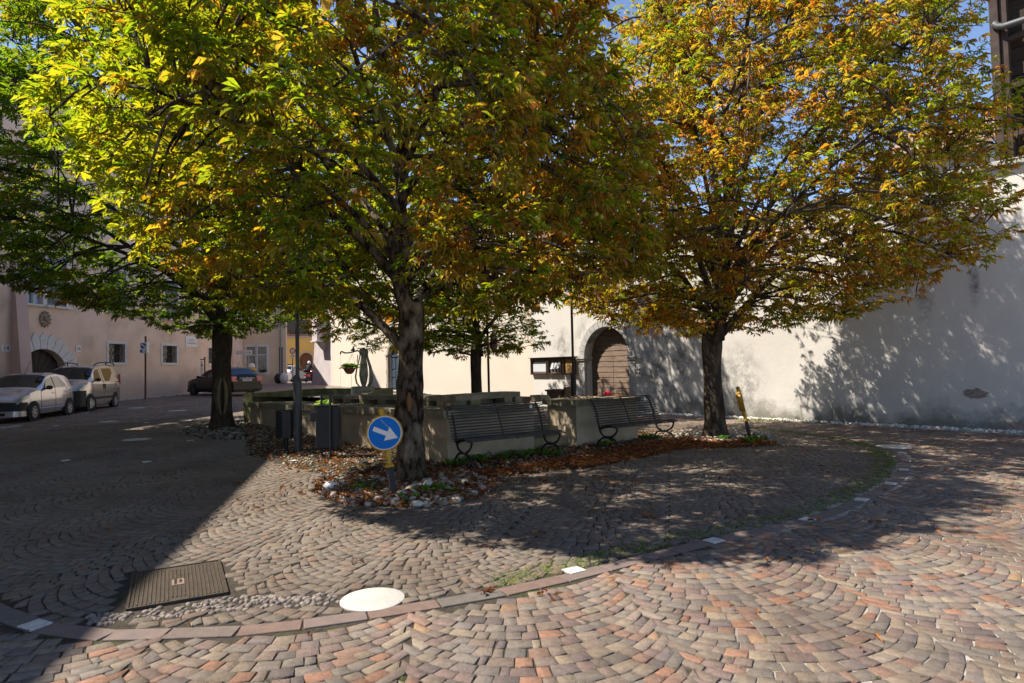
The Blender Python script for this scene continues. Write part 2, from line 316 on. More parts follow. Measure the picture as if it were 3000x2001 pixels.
# iron grate
M_iron = mat('cast_iron', (.040, .032, .024), .6, (.07, .05, .034), 14, bump=.5, bscale=200, metal=.35, spec=.5)
M_ironhi = mat('worn_iron', (.13, .105, .08), .5, (.05, .04, .03), 30, metal=.3)
gt = thing('drain_cover', 'rusty ribbed rectangular iron cover beside cobbles in the foreground', 'drain cover', GRc)
m_ = MB(); m_.obox(GRc + Vector((0, 0, -.006)), GRu * .318, GRv * .452, (0, 0, .012)); m_.build('plate', M_iron, gt, bevel=.004)
m_ = MB()
for sg in (-1, 1):
    m_.obox(GRc + GRv * sg * .447 + Vector((0, 0, .007)), GRu * .318, GRv * .008, (0, 0, .006)); m_.obox(GRc + GRu * sg * .312 + Vector((0, 0, .0075)), GRu * .008, GRv * .437, (0, 0, .0065))
m_.build('frame', M_iron, gt)
m_ = MB()
for i in range(22):
    u = -.283 + i * .566 / 21
    segs = [(-.41, .41)] if not 9 <= i <= 12 else [(-.36, -.09), (.09, .36)]
    for a, c in segs: m_.obox(GRc + GRu * u + GRv * (a + c) / 2 + Vector((0, 0, .0085)), GRu * .003, GRv * (c - a) / 2, (0, 0, .0035))
m_.build('ribs', M_ironhi, gt)
m_ = MB(); m_.obox(GRc + Vector((0, 0, .008)), GRu * .042, GRv * .075, (0, 0, .0035)); pl = m_.build('nameplate', mat('plate_iron', (.26, .19, .15), .5, metal=.3), gt)
text('FONDERIA', M_iron, gt, GRc + GRu * -.016 + Vector((0, 0, .0118)), GRv, -GRu, .028); text('D 400', M_iron, gt, GRc + GRu * .018 + Vector((0, 0, .0118)), GRv, -GRu, .030)

# ---------------------------------------------------------------- pebbles, leaves, weeds (stuff)
def ico():
    import bmesh
    b = bmesh.new(); bmesh.ops.create_icosphere(b, subdivisions=2, radius=1); b.verts.ensure_lookup_table(); V = np.array([v.co[:] for v in b.verts]); Fc = np.array([[v.index for v in f.verts] for f in b.faces]); b.free(); return V, Fc
ICV, ICF = ico()
def pebble_mesh(name, P, size, cols, flat=(.6, .9)):
    n = len(P); rg = RNG; s = np.stack([size, size * rg.uniform(.65, 1, n), size * rg.uniform(*flat, n)], -1) * .5; a = rg.uniform(0, 6.28, n)
    V = ICV[None] * s[:, None]; ph = rg.uniform(0, 6, (n, 3)); V = V * (1 + .09 * np.sin(ICV[None] * 2.3 + ph[:, None]))
    ca, sa = np.cos(a)[:, None], np.sin(a)[:, None]; V = np.stack([V[..., 0] * ca - V[..., 1] * sa, V[..., 0] * sa + V[..., 1] * ca, V[..., 2]], -1) + P[:, None]
    T = (ICF[None] + (np.arange(n) * len(ICV))[:, None, None]).reshape(-1, 3)
    return npmesh(name, V.reshape(-1, 3), np.zeros((0, 4), int), M_peb, col=np.repeat(cols, len(ICV), 0), smooth=True, tri=T)
M_peb = mat('pebble', (1, 1, 1), .8, (.75, .74, .7), 25, attr=True, bump=.25, bscale=90)
def inp(P, n): 
    out = []; lo, hi = P.min(0), P.max(0)
    while len(out) < n:
        q = RNG.uniform(lo, hi, (n * 3, 2)); q = q[inpoly(q[:, 0], q[:, 1], P)]; out += list(q)
    return np.array(out[:n])
ell = np.array([(G(*p).x, G(*p).y) for p in [(935, 1445), (990, 1472), (1080, 1484), (1200, 1488), (1320, 1478), (1440, 1440), (1450, 1405), (1350, 1385), (1240, 1392), (1140, 1398), (1020, 1400), (950, 1415)]])
def pebcol(n, base, var): return np.array(base) * RNG.uniform(1 - var, 1 + var, (n, 1)) * RNG.uniform(.95, 1.05, (n, 3))
q1 = inp(ell, 620); s1 = .045 + .10 * RNG.random(620) ** 1.6
q2 = inp(BEDP, 2600); s2 = RNG.uniform(.03, .065, 2600)
q3 = inp(BED2, 700); s3 = RNG.uniform(.04, .1, 700)
q4 = inp(PEBL, 330); s4 = RNG.uniform(.025, .055, 330)
q5 = np.array([(G(x, y).x, G(x, y).y) for x, y in [(RNG.normal(2110, 70), RNG.normal(1280, 8)) for _ in range(160)]]); s5 = RNG.uniform(.06, .13, 160)
wl = []; 
for A_, B_ in ((W0, W1), (W1, W2)):
    for _ in range(900):
        t = RNG.uniform(); p = A_.lerp(B_, t); nn = Vector((-(B_ - A_).y, (B_ - A_).x, 0)).normalized(); nn = nn if nn.y < 0 else -nn; p = p + nn * RNG.uniform(.04, .38); wl.append((p.x, p.y))
for _ in range(300):
    t = RNG.uniform(); p = Vector((-20.1, 24.8, 0)).lerp(Vector((-18.3, 37.1, 0)), t) + Vector((RNG.uniform(.05, .5), 0, 0)); wl.append((p.x, p.y))
q6 = np.array(wl); s6 = RNG.uniform(.05, .12, len(q6))
def withz(q, dz): return np.column_stack([q, gzv(q[:, 0], q[:, 1]) + dz])
QS = np.concatenate([withz(q1, .012 + s1 * .12), withz(q2, -.004), withz(q3, .005), withz(q4, -.012), withz(q5, .012), withz(q6, .01)])
SS = np.concatenate([s1, s2, s3, s4, s5, s6]); CC = np.concatenate([pebcol(620, (.34, .31, .26), .45), pebcol(2600, (.27, .235, .18), .45), pebcol(700, (.20, .17, .135), .4), pebcol(330, (.19, .16, .14), .4), pebcol(160, (.36, .33, .28), .3), pebcol(len(q6), (.55, .53, .50), .2)])
tag(pebble_mesh('pebbles', QS, SS, CC), kind='stuff')
big = [((1255, 1432), .19, 'large rounded pale boulder at the foot of the front chestnut trunk'), ((968, 1437), .21, 'bright white angular rock at the outer edge of the pebble ring'), ((1178, 1462), .17, 'grey flattened stone just before the tilted arrow sign'), ((1165, 1478), .15, 'long low grey stone on the near rim of the pebble ring'), ((1225, 1486), .15, 'speckled stone at the nearest rim of the pebble ring'), ((1090, 1408), .16, 'broad pale stone behind the arrow sign post'), ((1308, 1420), .13, 'round grey stone right of the big boulder by the trunk'), ((1335, 1414), .12, 'smooth round stone third from the trunk towards the bench'), ((1080, 1452), .11, 'white egg-shaped stone before the left weeds')]
for px, s_, lab in big:
    p = G(*px); c = np.array([[.55, .53, .48]]) if 'white' not in lab else np.array([[.78, .77, .74]])
    o = pebble_mesh('boulder', np.array([[p.x, p.y, p.z + s_ * .25]]), np.array([s_]), c, (.75, .85) if s_ > .18 and 'white' not in lab else (.5, .6)); tag(o, lab, 'boulder', 'larger stones in the ring round the front tree')

# leaflet template (b,l1,l2,tip,m,r1,r2)
LT = np.array([(0, 0, 0), (.38, .085, .03), (.70, .155, .02), (1.0, 0, -.08), (.66, 0, -.03), (.38, -.085, .03), (.70, -.155, .02)])
LFQ = np.array([(0, 1, 2, 4), (0, 4, 6, 5)]); LFT = np.array([(4, 2, 3), (4, 3, 6)])
def leaflets(P, D, N, size, width, curl, cc, ce):
    """P base, D direction, N normal (n,3); cc, ce = centre and edge colours"""
    n = len(P); D = D / np.linalg.norm(D, axis=1, keepdims=True); B = np.cross(N, D); B /= np.linalg.norm(B, axis=1, keepdims=True) + 1e-9; Nn = np.cross(D, B)
    u = LT[None, :, 0] * size[:, None]; v = LT[None, :, 1] * (size * width)[:, None]
    wv = (np.abs(LT[None, :, 1]) * (curl * 1.6)[:, None] + LT[None, :, 0] ** 2 * (-curl * .35)[:, None] + LT[None, :, 2]) * size[:, None]
    V = P[:, None] + D[:, None] * u[..., None] + B[:, None] * v[..., None] + Nn[:, None] * wv[..., None]
    col = np.empty((n, 7, 3)); 
    for k, f in enumerate((.15, .55, .85, 1, .1, .55, .85)): col[:, k] = cc * (1 - f) + ce * f
    o_ = (np.arange(n) * 7)[:, None, None]
    return V.reshape(-1, 3), (LFQ[None] + o_).reshape(-1, 4), (LFT[None] + o_).reshape(-1, 3), col.reshape(-1, 3)
def leafmat(name, trans=.55, gloss=.03):
    m = bpy.data.materials.new(name); m.use_nodes = True; n = m.node_tree.nodes; L = m.node_tree.links; n.clear()
    out = n.new('ShaderNodeOutputMaterial'); a = n.new('ShaderNodeAttribute'); a.attribute_name = 'Col'; geo = n.new('ShaderNodeNewGeometry')
    t = n.new('ShaderNodeTexNoise'); t.inputs['Scale'].default_value = 38; t.inputs['Detail'].default_value = 4; L.new(geo.outputs['Position'], t.inputs['Vector'])
    r = n.new('ShaderNodeMapRange'); r.inputs[1].default_value = .3; r.inputs[2].default_value = .7; r.inputs[3].default_value = .72; r.inputs[4].default_value = 1.25; L.new(t.outputs['Fac'], r.inputs[0])
    mu = n.new('ShaderNodeVectorMath'); mu.operation = 'SCALE'; L.new(a.outputs['Color'], mu.inputs[0]); L.new(r.outputs[0], mu.inputs['Scale'])
    d = n.new('ShaderNodeBsdfDiffuse'); tr = n.new('ShaderNodeBsdfTranslucent'); gl = n.new('ShaderNodeBsdfGlossy'); gl.inputs['Roughness'].default_value = .38
    sc2 = n.new('ShaderNodeVectorMath'); sc2.operation = 'MULTIPLY'; L.new(mu.outputs[0], sc2.inputs[0]); sc2.inputs[1].default_value = (2.15, 2.1, .6)
    L.new(mu.outputs[0], d.inputs['Color']); L.new(sc2.outputs[0], tr.inputs['Color'])
    m1 = n.new('ShaderNodeMixShader'); m1.inputs[0].default_value = trans; L.new(d.outputs[0], m1.inputs[1]); L.new(tr.outputs[0], m1.inputs[2])
    m2 = n.new('ShaderNodeMixShader'); m2.inputs[0].default_value = gloss; L.new(m1.outputs[0], m2.inputs[1]); L.new(gl.outputs[0], m2.inputs[2]); L.new(m2.outputs[0], out.inputs[0]); return m
M_leaf = leafmat('chestnut_leaf'); M_dead = leafmat('dead_leaf', .15, .02); M_grass = leafmat('grass_blade', .35, .03)
# fallen leaves
BN = np.array([(.30, .105, .035), (.38, .16, .05), (.22, .07, .03), (.16, .055, .03), (.44, .24, .10), (.27, .12, .06)])
def fall(q, dz=.012):
    n = len(q); a = RNG.uniform(0, 6.28, n); P = withz(q, dz) + np.column_stack([np.zeros((n, 2)), RNG.uniform(0, .022, n)])
    D = np.column_stack([np.cos(a), np.sin(a), RNG.normal(0, .18, n)]); N = np.column_stack([RNG.normal(0, .45, (n, 2)), np.ones(n)])
    c = BN[RNG.choice(6, n, p=[.28, .2, .2, .12, .06, .14])] * RNG.uniform(.75, 1.25, (n, 1)); return P, D, N, RNG.uniform(.035, .10, n), RNG.uniform(.5, 1.0, n), RNG.uniform(.2, 1.2, n), c, c * RNG.uniform(.6, 1, (n, 1))
qa = inp(BEDP, 5200); front = np.array([(G(x, y).x, G(x, y).y) for x, y in zip(RNG.uniform(1060, 2080, 4200), np.zeros(4200) + 1)]) if False else None
strip = np.array([(G(*p).x, G(*p).y) for p in [(1250, 1400), (1420, 1395), (1620, 1375), (1780, 1362), (1990, 1318), (2290, 1306), (2200, 1285), (1980, 1285), (1800, 1312), (1640, 1345), (1450, 1375)]])
qb = inp(strip, 6500); ellb = ell.mean(0) + (ell - ell.mean(0)) * 1.06; qc = inp(ellb, 1500)
sp = np.array([(G(x, y).x, G(x, y).y) for x, y in zip(RNG.uniform(820, 1900, 420), 1370 + 90 * RNG.random(420) ** 1.5)]); sp2 = np.column_stack([RNG.uniform(-5, 7, 150), RNG.uniform(3.5, 14, 150)]); cl = []
for _ in range(7):
    c = np.array([RNG.uniform(-2.5, 4), RNG.uniform(3, 8)]); cl.append(c + RNG.normal(0, .035, (6, 2)))
Fl = fall(np.concatenate([qa, qb, qc, sp, sp2] + cl))
Fl2 = fall(np.concatenate([inp(ellb, 1300), inp(ell, 300)]), .055); Fl3 = fall(np.array([1.25, 12.6]) + RNG.uniform(0, 1, (90, 1)) * np.array([1.35, 1.0]) + RNG.uniform(.05, .8, (90, 1)) * np.array([-.59, .81]), .925); Fl4 = fall(np.array([-1.1, 10.5]) + RNG.uniform(0, 1, (60, 1)) * np.array([-4., 4.7]) + RNG.uniform(.1, .6, (60, 1)) * np.array([.755, .655]), .895)
Fl4[0][:, 2] = .905 - (Fl4[0][:, 1] - 10.5) * .0165 + .02; Fl = [np.concatenate(q_) for q_ in zip(Fl, Fl2, Fl3, Fl4)]
v_, q_, t_, c_ = leaflets(*Fl); tag(npmesh('fallen_leaves', v_, q_, M_dead, col=c_, tri=t_), kind='stuff')
# grass tufts in the joints
def tufts(q, hmin, hmax, nb, spread, cols, lean=.7):
    n = len(q) * nb; P = np.repeat(withz(q, -.008), nb, 0); P[:, :2] += RNG.normal(0, spread, (n, 2)); a = RNG.uniform(0, 6.28, n)
    D = np.column_stack([np.cos(a) * lean, np.sin(a) * lean, RNG.uniform(.5, 1.2, n)]); N = np.column_stack([-np.cos(a), -np.sin(a), np.ones(n) * .8])
    c = np.array(cols)[RNG.choice(len(cols), n)] * RNG.uniform(.7, 1.3, (n, 1)); return P, D, N, RNG.uniform(hmin, hmax, n), RNG.uniform(.35, .8, n), RNG.uniform(0, .6, n), c, c * .9
def ringoff(n, off0, off1, s0=5., s1=None):
    s = RNG.uniform(s0, s1 or L_[-1] - 1, n); p = np.stack([np.interp(s, L_, RING[:, 0]), np.interp(s, L_, RING[:, 1])], -1); p2 = np.stack([np.interp(s + .1, L_, RING[:, 0]), np.interp(s + .1, L_, RING[:, 1])], -1); t = p2 - p; t /= np.linalg.norm(t, axis=1, keepdims=True) + 1e-9
    return p + np.column_stack([-t[:, 1], t[:, 0]]) * RNG.uniform(off0, off1, (n, 1))
sS = float(L_[np.argmin(np.hypot(RING[:, 0] + 1.0, RING[:, 1] - 4.2))])
jt = cen[:, 0][(np.abs(cen[:, 0, 0]) < 7) & (cen[:, 0, 1] < 13)]; mk = np.array([noise.noise(Vector((p[0] * .9, p[1] * .9, 3.))) + .6 * noise.noise(Vector((p[0] * 3, p[1] * 3, 9.))) for p in jt]); jt = jt[mk > .12]; jt = jt[RNG.random(len(jt)) < .36] + np.array([.06, .05]) * RNG.choice([-1, 1], (1, 2))
GC = [(.10, .19, .02), (.16, .26, .03), (.07, .13, .02), (.22, .27, .05)]
T = [tufts(ringoff(2200, .10, .38, sS + .9), .012, .04, 4, .025, GC, 1.1), tufts(ringoff(500, .12, .6, sS + 7), .012, .035, 4, .03, GC, 1.1), tufts(jt, .010, .028, 5, .016, GC, 1.1), tufts(np.array([(G(x, y).x, G(x, y).y) for x, y in zip(RNG.uniform(2160, 2500, 130), RNG.uniform(1222, 1240, 130))]), .03, .1, 6, .03, GC)]
TT = [np.concatenate([t[k] for t in T]) for k in range(8)]; v_, q_, t_, c_ = leaflets(*TT); tag(npmesh('grass', v_, q_, M_grass, col=c_, tri=t_), kind='stuff')
wd = [(1040, 1440), (1065, 1432), (1080, 1446), (1250, 1448), (1290, 1446), (1275, 1440), (1190, 1474), (1330, 1362), (1350, 1360), (1420, 1352), (1412, 1345), (1470, 1345), (1490, 1338), (1530, 1335), (1560, 1330), (1590, 1328), (1630, 1332), (1765, 1305), (1790, 1300), (1880, 1285), (1900, 1283), (1925, 1286), (2118, 1290), (2125, 1288), (2210, 1293), (2230, 1290), (2200, 1300), (1380, 1350), (1340, 1448), (1530, 1340), (1610, 1335)]
qw = np.array([(G(*p).x, G(*p).y) for p in wd]); t1 = tufts(qw, .06, .20, 26, .045, [(.09, .22, .03), (.14, .30, .04), (.07, .15, .02)], .8); v_, q_, t_, c_ = leaflets(*t1); tag(npmesh('weeds', v_, q_, M_grass, col=c_, tri=t_), kind='stuff')

# ---------------------------------------------------------------- facades
class Fac:
    def __init__(s, O, d, inward): s.O = Vector((O[0], O[1], 0)); s.d = Vector((d[0], d[1], 0)).normalized(); s.n = Vector((inward[0], inward[1], 0)).normalized()
    def P(s, u, dep, z): return s.O + s.d * u + s.n * dep + Vector((0, 0, z))
    def pix(s, x, y, dep=0.):
        r = ray(x, y); O = s.O + s.n * dep; t = (O.x * s.n.x + O.y * s.n.y) / (r[0] * s.n.x + r[1] * s.n.y); p = Vector((r[0] * t, r[1] * t, r[2] * t + EYE)); return (p - O).dot(s.d), p.z
    def rect(s, mb, u0, u1, z0, z1, dep=0., mi=0): mb.add([s.P(u0, dep, z0), s.P(u1, dep, z0), s.P(u1, dep, z1), s.P(u0, dep, z1)], [(0, 1, 2, 3)], mi)
    def blk(s, mb, u0, u1, z0, z1, d0, d1, mi=0):
        c = s.P((u0 + u1) / 2, (d0 + d1) / 2, (z0 + z1) / 2); mb.obox(c, s.d * (u1 - u0) / 2, s.n * (d1 - d0) / 2, (0, 0, (z1 - z0) / 2), mi)
    def wall(s, mb, u0, u1, z0, z1, ops, dep=.35):
        """ops: (ua, ub, za, zb, arch) sorted by u; arch = True: semicircle springing at zb"""
        ops = sorted(ops); u = u0
        for a, b, za, zb, arch in ops:
            if a > u: s.rect(mb, u, a, z0, z1)
            if za > z0: s.rect(mb, a, b, z0, za)
            if arch:
                r = (b - a) / 2; c = (a + b) / 2; N = 24; pts = [(c - r * math.cos(math.pi * k / N), zb + r * (arch if arch > 1 or isinstance(arch, float) else 1) * math.sin(math.pi * k / N)) for k in range(N + 1)]
                for (p, q), (p2, q2) in zip(pts[:-1], pts[1:]):
                    mb.add([s.P(p, 0, q), s.P(p2, 0, q2), s.P(p2, 0, z1), s.P(p, 0, z1)], [(0, 1, 2, 3)]); mb.add([s.P(p, 0, q), s.P(p2, 0, q2), s.P(p2, dep, q2), s.P(p, dep, q)], [(0, 1, 2, 3)])
            else:
                if zb < z1: s.rect(mb, a, b, zb, z1)
                mb.add([s.P(a, 0, zb), s.P(b, 0, zb), s.P(b, dep, zb), s.P(a, dep, zb)], [(0, 1, 2, 3)])
            mb.add([s.P(a, 0, za), s.P(b, 0, za), s.P(b, dep, za), s.P(a, dep, za)], [(0, 1, 2, 3)])
            for e in (a, b): mb.add([s.P(e, 0, za), s.P(e, dep, za), s.P(e, dep, zb), s.P(e, 0, zb)], [(0, 1, 2, 3)])
            u = b
        if u < u1: s.rect(mb, u, u1, z0, z1)
def rough(mb, A, B, th, zA, zB, step=.14, amp=.012, mi=0, fq=3.):
    """a rough stone run from A to B: th = inward thickness vector, zA=(bottom, top) at A, zB at B"""
    A, B, th = Vector((*A[:2], 0)), Vector((*B[:2], 0)), Vector((*th[:2], 0)); Lh = (B - A).length; nu = max(2, int(Lh / step)); nt_ = max(2, int(th.length / step)); nz_ = max(2, int((zA[1] - zA[0]) / step))
    def q(p):
        v = Vector((noise.noise(p * fq), noise.noise(p * fq + Vector((7, 3, 1))), noise.noise(p * fq + Vector((2, 9, 4))))) * amp + Vector((noise.noise(p * 9), noise.noise(p * 9 + Vector((3, 3, 3))), noise.noise(p * 9 + Vector((5, 1, 8))))) * amp * .4; return p + v
    def pt(a, t, z): return q(A.lerp(B, a) + th * t + Vector((0, 0, (zA[0] + (zA[1] - zA[0]) * z) * (1 - a) + (zB[0] + (zB[1] - zB[0]) * z) * a)))
    for t in (0, 1): mb.grid(lambda a, z: pt(a, t, z), nu, nz_, mi); mb.grid(lambda a, z: pt(t, a, z), nt_, nz_, mi); mb.grid(lambda a, b_: pt(a, b_, t), nu, nt_, mi)

STREAK = [((9.71, 14.79, 3.18), .26), ((10.35, 14.05, 3.2), .14), ((9.2, 15.4, 4.9), .3), ((9.8, 14.7, 5.1), .35), ((10.3, 14.1, 5.0), .3), ((5.9, 19.2, 2.5), .3)]
M_wallR = mat('old_lime_render', (.53, .51, .475), .92, (.48, .465, .44), .7, bump=.35, bscale=9, spec=.1, c3=(.55, .52, .49), s3=.35,
    extra=streaks((.30, .29, .28), 1.6, .16, .40, footband((.085, .085, .06), .05, .55, 1.6, blobs([((5.2, 20., 2.6), 1.5), ((4.9, 20.4, 1.3), 1.4), ((6.6, 18.4, .9), 1.0)], (.11, .11, .11), 1.6, blobs(STREAK, (.06, .06, .06), 4.)), amt=.75), .60, .80))
M_wallM = mat('plaster_grey_white', (.54, .52, .48), .92, (.50, .48, .455), .6, bump=.25, bscale=12, spec=.1, extra=streaks((.42, .41, .40), 1.2, .2, .35, blobs([((2.75, 23.0, 2.2), .9), ((1.9, 24.1, 2.25), .6)], (.12, .12, .12)), .6, .8))
M_buff = mat('plaster_buff', (.52, .475, .40), .92, (.56, .52, .46), .5, bump=.25, bscale=14, spec=.1, c3=(.62, .50, .38), s3=.5, extra=footband((.48, .44, .38), .6, 1.4, 1.2, amt=.5))
M_stonew = mat('pale_limestone', (.40, .39, .37), .85, (.28, .275, .265), 5, bump=.5, bscale=25)
M_tile = mat('terracotta_tile', (.30, .20, .14), .85, (.20, .13, .10), 4, bump=.3)
M_wood = mat('weathered_wood', (.21, .15, .11), .8, (.12, .085, .065), 3, stretch=(1, 1, 9), bump=.4, bscale=30)
M_dwood = mat('eave_shade_wood', (.022, .015, .011), .85, (.04, .028, .02), 3, stretch=(1, 1, 6), bump=.4, bscale=20)  # wood colour made very dark, with the shade under the eave put in
M_dark = mat('black_iron', (.02, .02, .022), .5, spec=.5)
M_void = mat('dark_interior', (.01, .01, .01), .9)
M_glass = mat('window_glass', (.02, .025, .03), .08, spec=.9)

# right wall --------------------------------------------------
WRf = Fac(W1, (W0 - W1), (.757, .655)); WMf = Fac(W1, _d, (_d.y, -_d.x)); Lm = 20.3; d3 = (W3 - W2).normalized(); WLf = Fac(W2, d3, (d3.y, -d3.x)); L3 = (W3 - W2).length
bw = thing('boundary_wall', 'tall stained off-white wall catching the leaf shadows along the right side', 'wall', W1)
m_ = MB(); LR = (W0 - W1).length; NU = 90
def wrpt(u, z): p = WRf.P(u, 0, z); return p + WRf.n * (.02 * noise.noise(Vector((u * .5, z * .5, 0))) + .006 * noise.noise(Vector((u * 2, z * 2, 5))))
m_.grid(lambda a, b: wrpt(a * LR, -.3 + b * 6.0), 90, 40); WRf.blk(m_, 0, LR, -.3, 5.7, .05, .6)
m_.build('wall', M_wallR, bw, smooth=False)
m_ = MB()
u = 0.
while u < LR:
    l = random.uniform(.9, 1.5); WRf.blk(m_, u, min(u + l - .01, LR), 5.70 + random.uniform(0, .015), 5.86, -.13, .7); u += l
m_.build('coping', M_stonew, bw, bevel=.02)
# wall plaster losses
m_ = MB(); 
for (px, py, r) in [((2860), 1153, .2), ((2990), 1250, .22)]:
    u, z = WRf.pix(px, py); pts = [WRf.P(u + r * math.cos(a) * (1 + .5 * noise.noise(Vector((a * 2, r, 0)))) , -.004 - .01, z + r * .55 * math.sin(a) * (1 + .6 * noise.noise(Vector((a * 3, 2, r))))) for a in [k * 2 * math.pi / 28 for k in range(28)]]
    m_.add(pts, [tuple(range(28))])
m_.build('bare_patch', mat('bare_masonry', (.30, .25, .22), .95, (.2, .16, .14), 14, bump=.8, bscale=30), bw)

# gate wall ---------------------------------------------------
gu0, _z = WMf.pix(1716, 1120); gu1, _z = WMf.pix(1846, 1120); gu0, gu1 = min(gu0, gu1), max(gu0, gu1); gspr = 1.88; gc = (gu0 + gu1) / 2; gr = (gu1 - gu0) / 2
useam, _z = WMf.pix(1562, 1050)
gw = thing('gate_wall', 'greyish white wall holding the arched wooden gate and notice boards', 'wall', WMf.P(gc, 0, 0))
m_ = MB(); WMf.wall(m_, 0, useam, -.3, 6.6, [(gu0, gu1, -.3, gspr, True)], .42); WMf.blk(m_, 0, gu0 - .02, -.3, 6.6, .45, .8); WMf.blk(m_, gu1 + .02, useam, -.3, 6.6, .45, .8); WMf.blk(m_, gu0 - .02, gu1 + .02, gspr + gr + .05, 6.6, .45, .8); WMf.blk(m_, -.002, .002, -.3, 6.6, 0, .45)
m_.build('wall', M_wallM, gw)
m_ = MB(); WMf.blk(m_, -.1, useam, 6.6, 6.75, -.3, 1.4); m_.build('roof_edge', M_tile, gw)
# stone surround
m_ = MB(); bwid = .27
def voussoir(mb, f, c, zc, r0, r1, a0, a1, d0, d1, mi=0):
    pts = []
    for a in (a0, (a0 + a1) / 2, a1): pts.append((c - r1 * math.cos(a), zc + r1 * math.sin(a)))
    for a in (a1, (a0 + a1) / 2, a0): pts.append((c - r0 * math.cos(a), zc + r0 * math.sin(a)))
    mb.prism([f.P(u, d0, z) for u, z in pts], f.n * (d1 - d0), mi)
for k in range(17): voussoir(m_, WMf, gc, gspr, gr + .0, gr + bwid, math.pi * k / 17 + .006, math.pi * (k + 1) / 17 - .006, -.05, .10)
for e, sg in ((gu0, -1), (gu1, 1)):
    z = 0.
    while z < gspr - .12:
        h = random.uniform(.2, .27); h = min(h, gspr - .12 - z); a, b = (e - bwid, e) if sg < 0 else (e, e + bwid); WMf.blk(m_, a, b, z + .005, z + h - .005, -.05, .10); z += h
    a, b = (e - bwid - .06, e + .03) if sg < 0 else (e - .03, e + bwid + .06)
    WMf.blk(m_, a, b, gspr - .11, gspr - .05, -.10, .38); WMf.blk(m_, a - .03, b + .03, gspr - .048, gspr + .01, -.13, .41)
m_.build('stone_surround', M_stonew, gw, bevel=.012)
gate = thing('gate', 'arched timber double gate of horizontal boards under the shadowed arch', 'gate', WMf.P(gc, .36, 0)); 
def halfgate(sg, nm):
    m_ = MB(); z = .02; k = 0
    while z < gspr + gr:
        h = .19; zt = min(z + h - .008, gspr + gr - .01); zz = max(z, gspr); w_ = gr if zt <= gspr else math.sqrt(max(0, gr * gr - (zt - gspr) ** 2)); wb = gr if z <= gspr else math.sqrt(max(0, gr * gr - (z - gspr) ** 2))
        if sg is None: a0, a1, b0, b1 = -wb, wb, -w_, w_
        elif sg < 0: a0, a1, b0, b1 = -wb, -.006, -w_, -.006
        else: a0, a1, b0, b1 = .006, wb, .006, w_
        on = (z >= 2.2 - .3) if sg is None else (z < 2.2 - .3)
        if on: m_.prism([WMf.P(gc + a0, .33, z), WMf.P(gc + a1, .33, z), WMf.P(gc + b1, .345, zt), WMf.P(gc + b0, .345, zt)], WMf.n * .06)
        z += h; k += 1
    m_.build(nm, M_wood, gate, bevel=.006)
halfgate(-1, 'leaf'); halfgate(1, 'leaf'); halfgate(None, 'fanlight_panel')
m_ = MB(); WMf.blk(m_, gu0 - .1, gu1 + .1, -.2, gspr + gr + .2, .405, .44); m_.build('backing', M_void, gate)
m_ = MB(); u, z = WMf.pix(1762, 1112, .3); p = WMf.P(u, .31, z); m_.lathe([(.0, -.03), (.035, -.02), (.03, 0)], p, 12, WMf.n); m_.tube([p + Vector((.04 * math.sin(a), 0, -.05 + .045 * math.cos(a))) for a in [k * .6 for k in range(11)]], .008, 6); m_.build('knocker', M_dark, gate)
# intercom, plaque, lantern
def wallbox(name, label, cat, f, x0, y0, x1, y1, th, m, dep=0., bev=.006, group=None):
    u0, z0 = f.pix(x0, y1, dep); u1, z1 = f.pix(x1, y0, dep); a, b = min(u0, u1), max(u0, u1); t = thing(name, label, cat, f.P((a + b) / 2, dep, z0), group=group); mb = MB(); f.blk(mb, a, b, z0, z1, dep - th, dep - .002); mb.build('panel', m, t, bevel=bev); return t, a, b, z0, z1
t, a, b, z0, z1 = wallbox('intercom', 'grey door intercom panel with four round buttons beside the gate', 'intercom', WMf, 1864, 1076, 1879, 1105, .03, mat('grey_panel', (.38, .37, .35), .5))
m_ = MB()
for i in (0, 1):
    for j in (0, 1): m_ = MB(); m_.lathe([(.035, 0), (.03, .012), (0, .012)], WMf.P(a + (b - a) * (.28 + .44 * i), -.03, z1 - .08 - j * .11), 10, -WMf.n); m_.build('button', M_dark, t)
t, a, b, z0, z1 = wallbox('wall_plaque', 'small grey stone plaque with gabled top right of the intercom', 'plaque', WMf, 1885, 1078, 1905, 1096, .025, mat('plaque_stone', (.30, .29, .30), .6), bev=.01)
m_ = MB(); m_.prism([WMf.P(a + .03, -.025, z1), WMf.P(b - .03, -.025, z1), WMf.P((a + b) / 2, -.025, z1 + .06)], WMf.n * .022); m_.build('gable', mat('plaque_gable', (.33, .32, .33), .6), t); m_ = MB(); WMf.blk(m_, a - .04, b + .04, z0 - .02, z0 + .015, -.045, -.001); m_.build('moulding', mat('plaque_edge', (.33, .32, .33), .6), t)
m_ = MB(); p = WMf.P(WMf.pix(1874, 1044)[0], -.05, WMf.pix(1874, 1044)[1]); m_.lathe([(.0, -.05), (.06, -.04), (.075, 0), (.06, .05), (0, .07)], p, 14, -WMf.n); o = m_.build('wall_lamp', mat('milk_glass', (.6, .6, .6), .3), smooth='auto'); tag(o, 'round white bulkhead lamp high above the intercom', 'lamp')
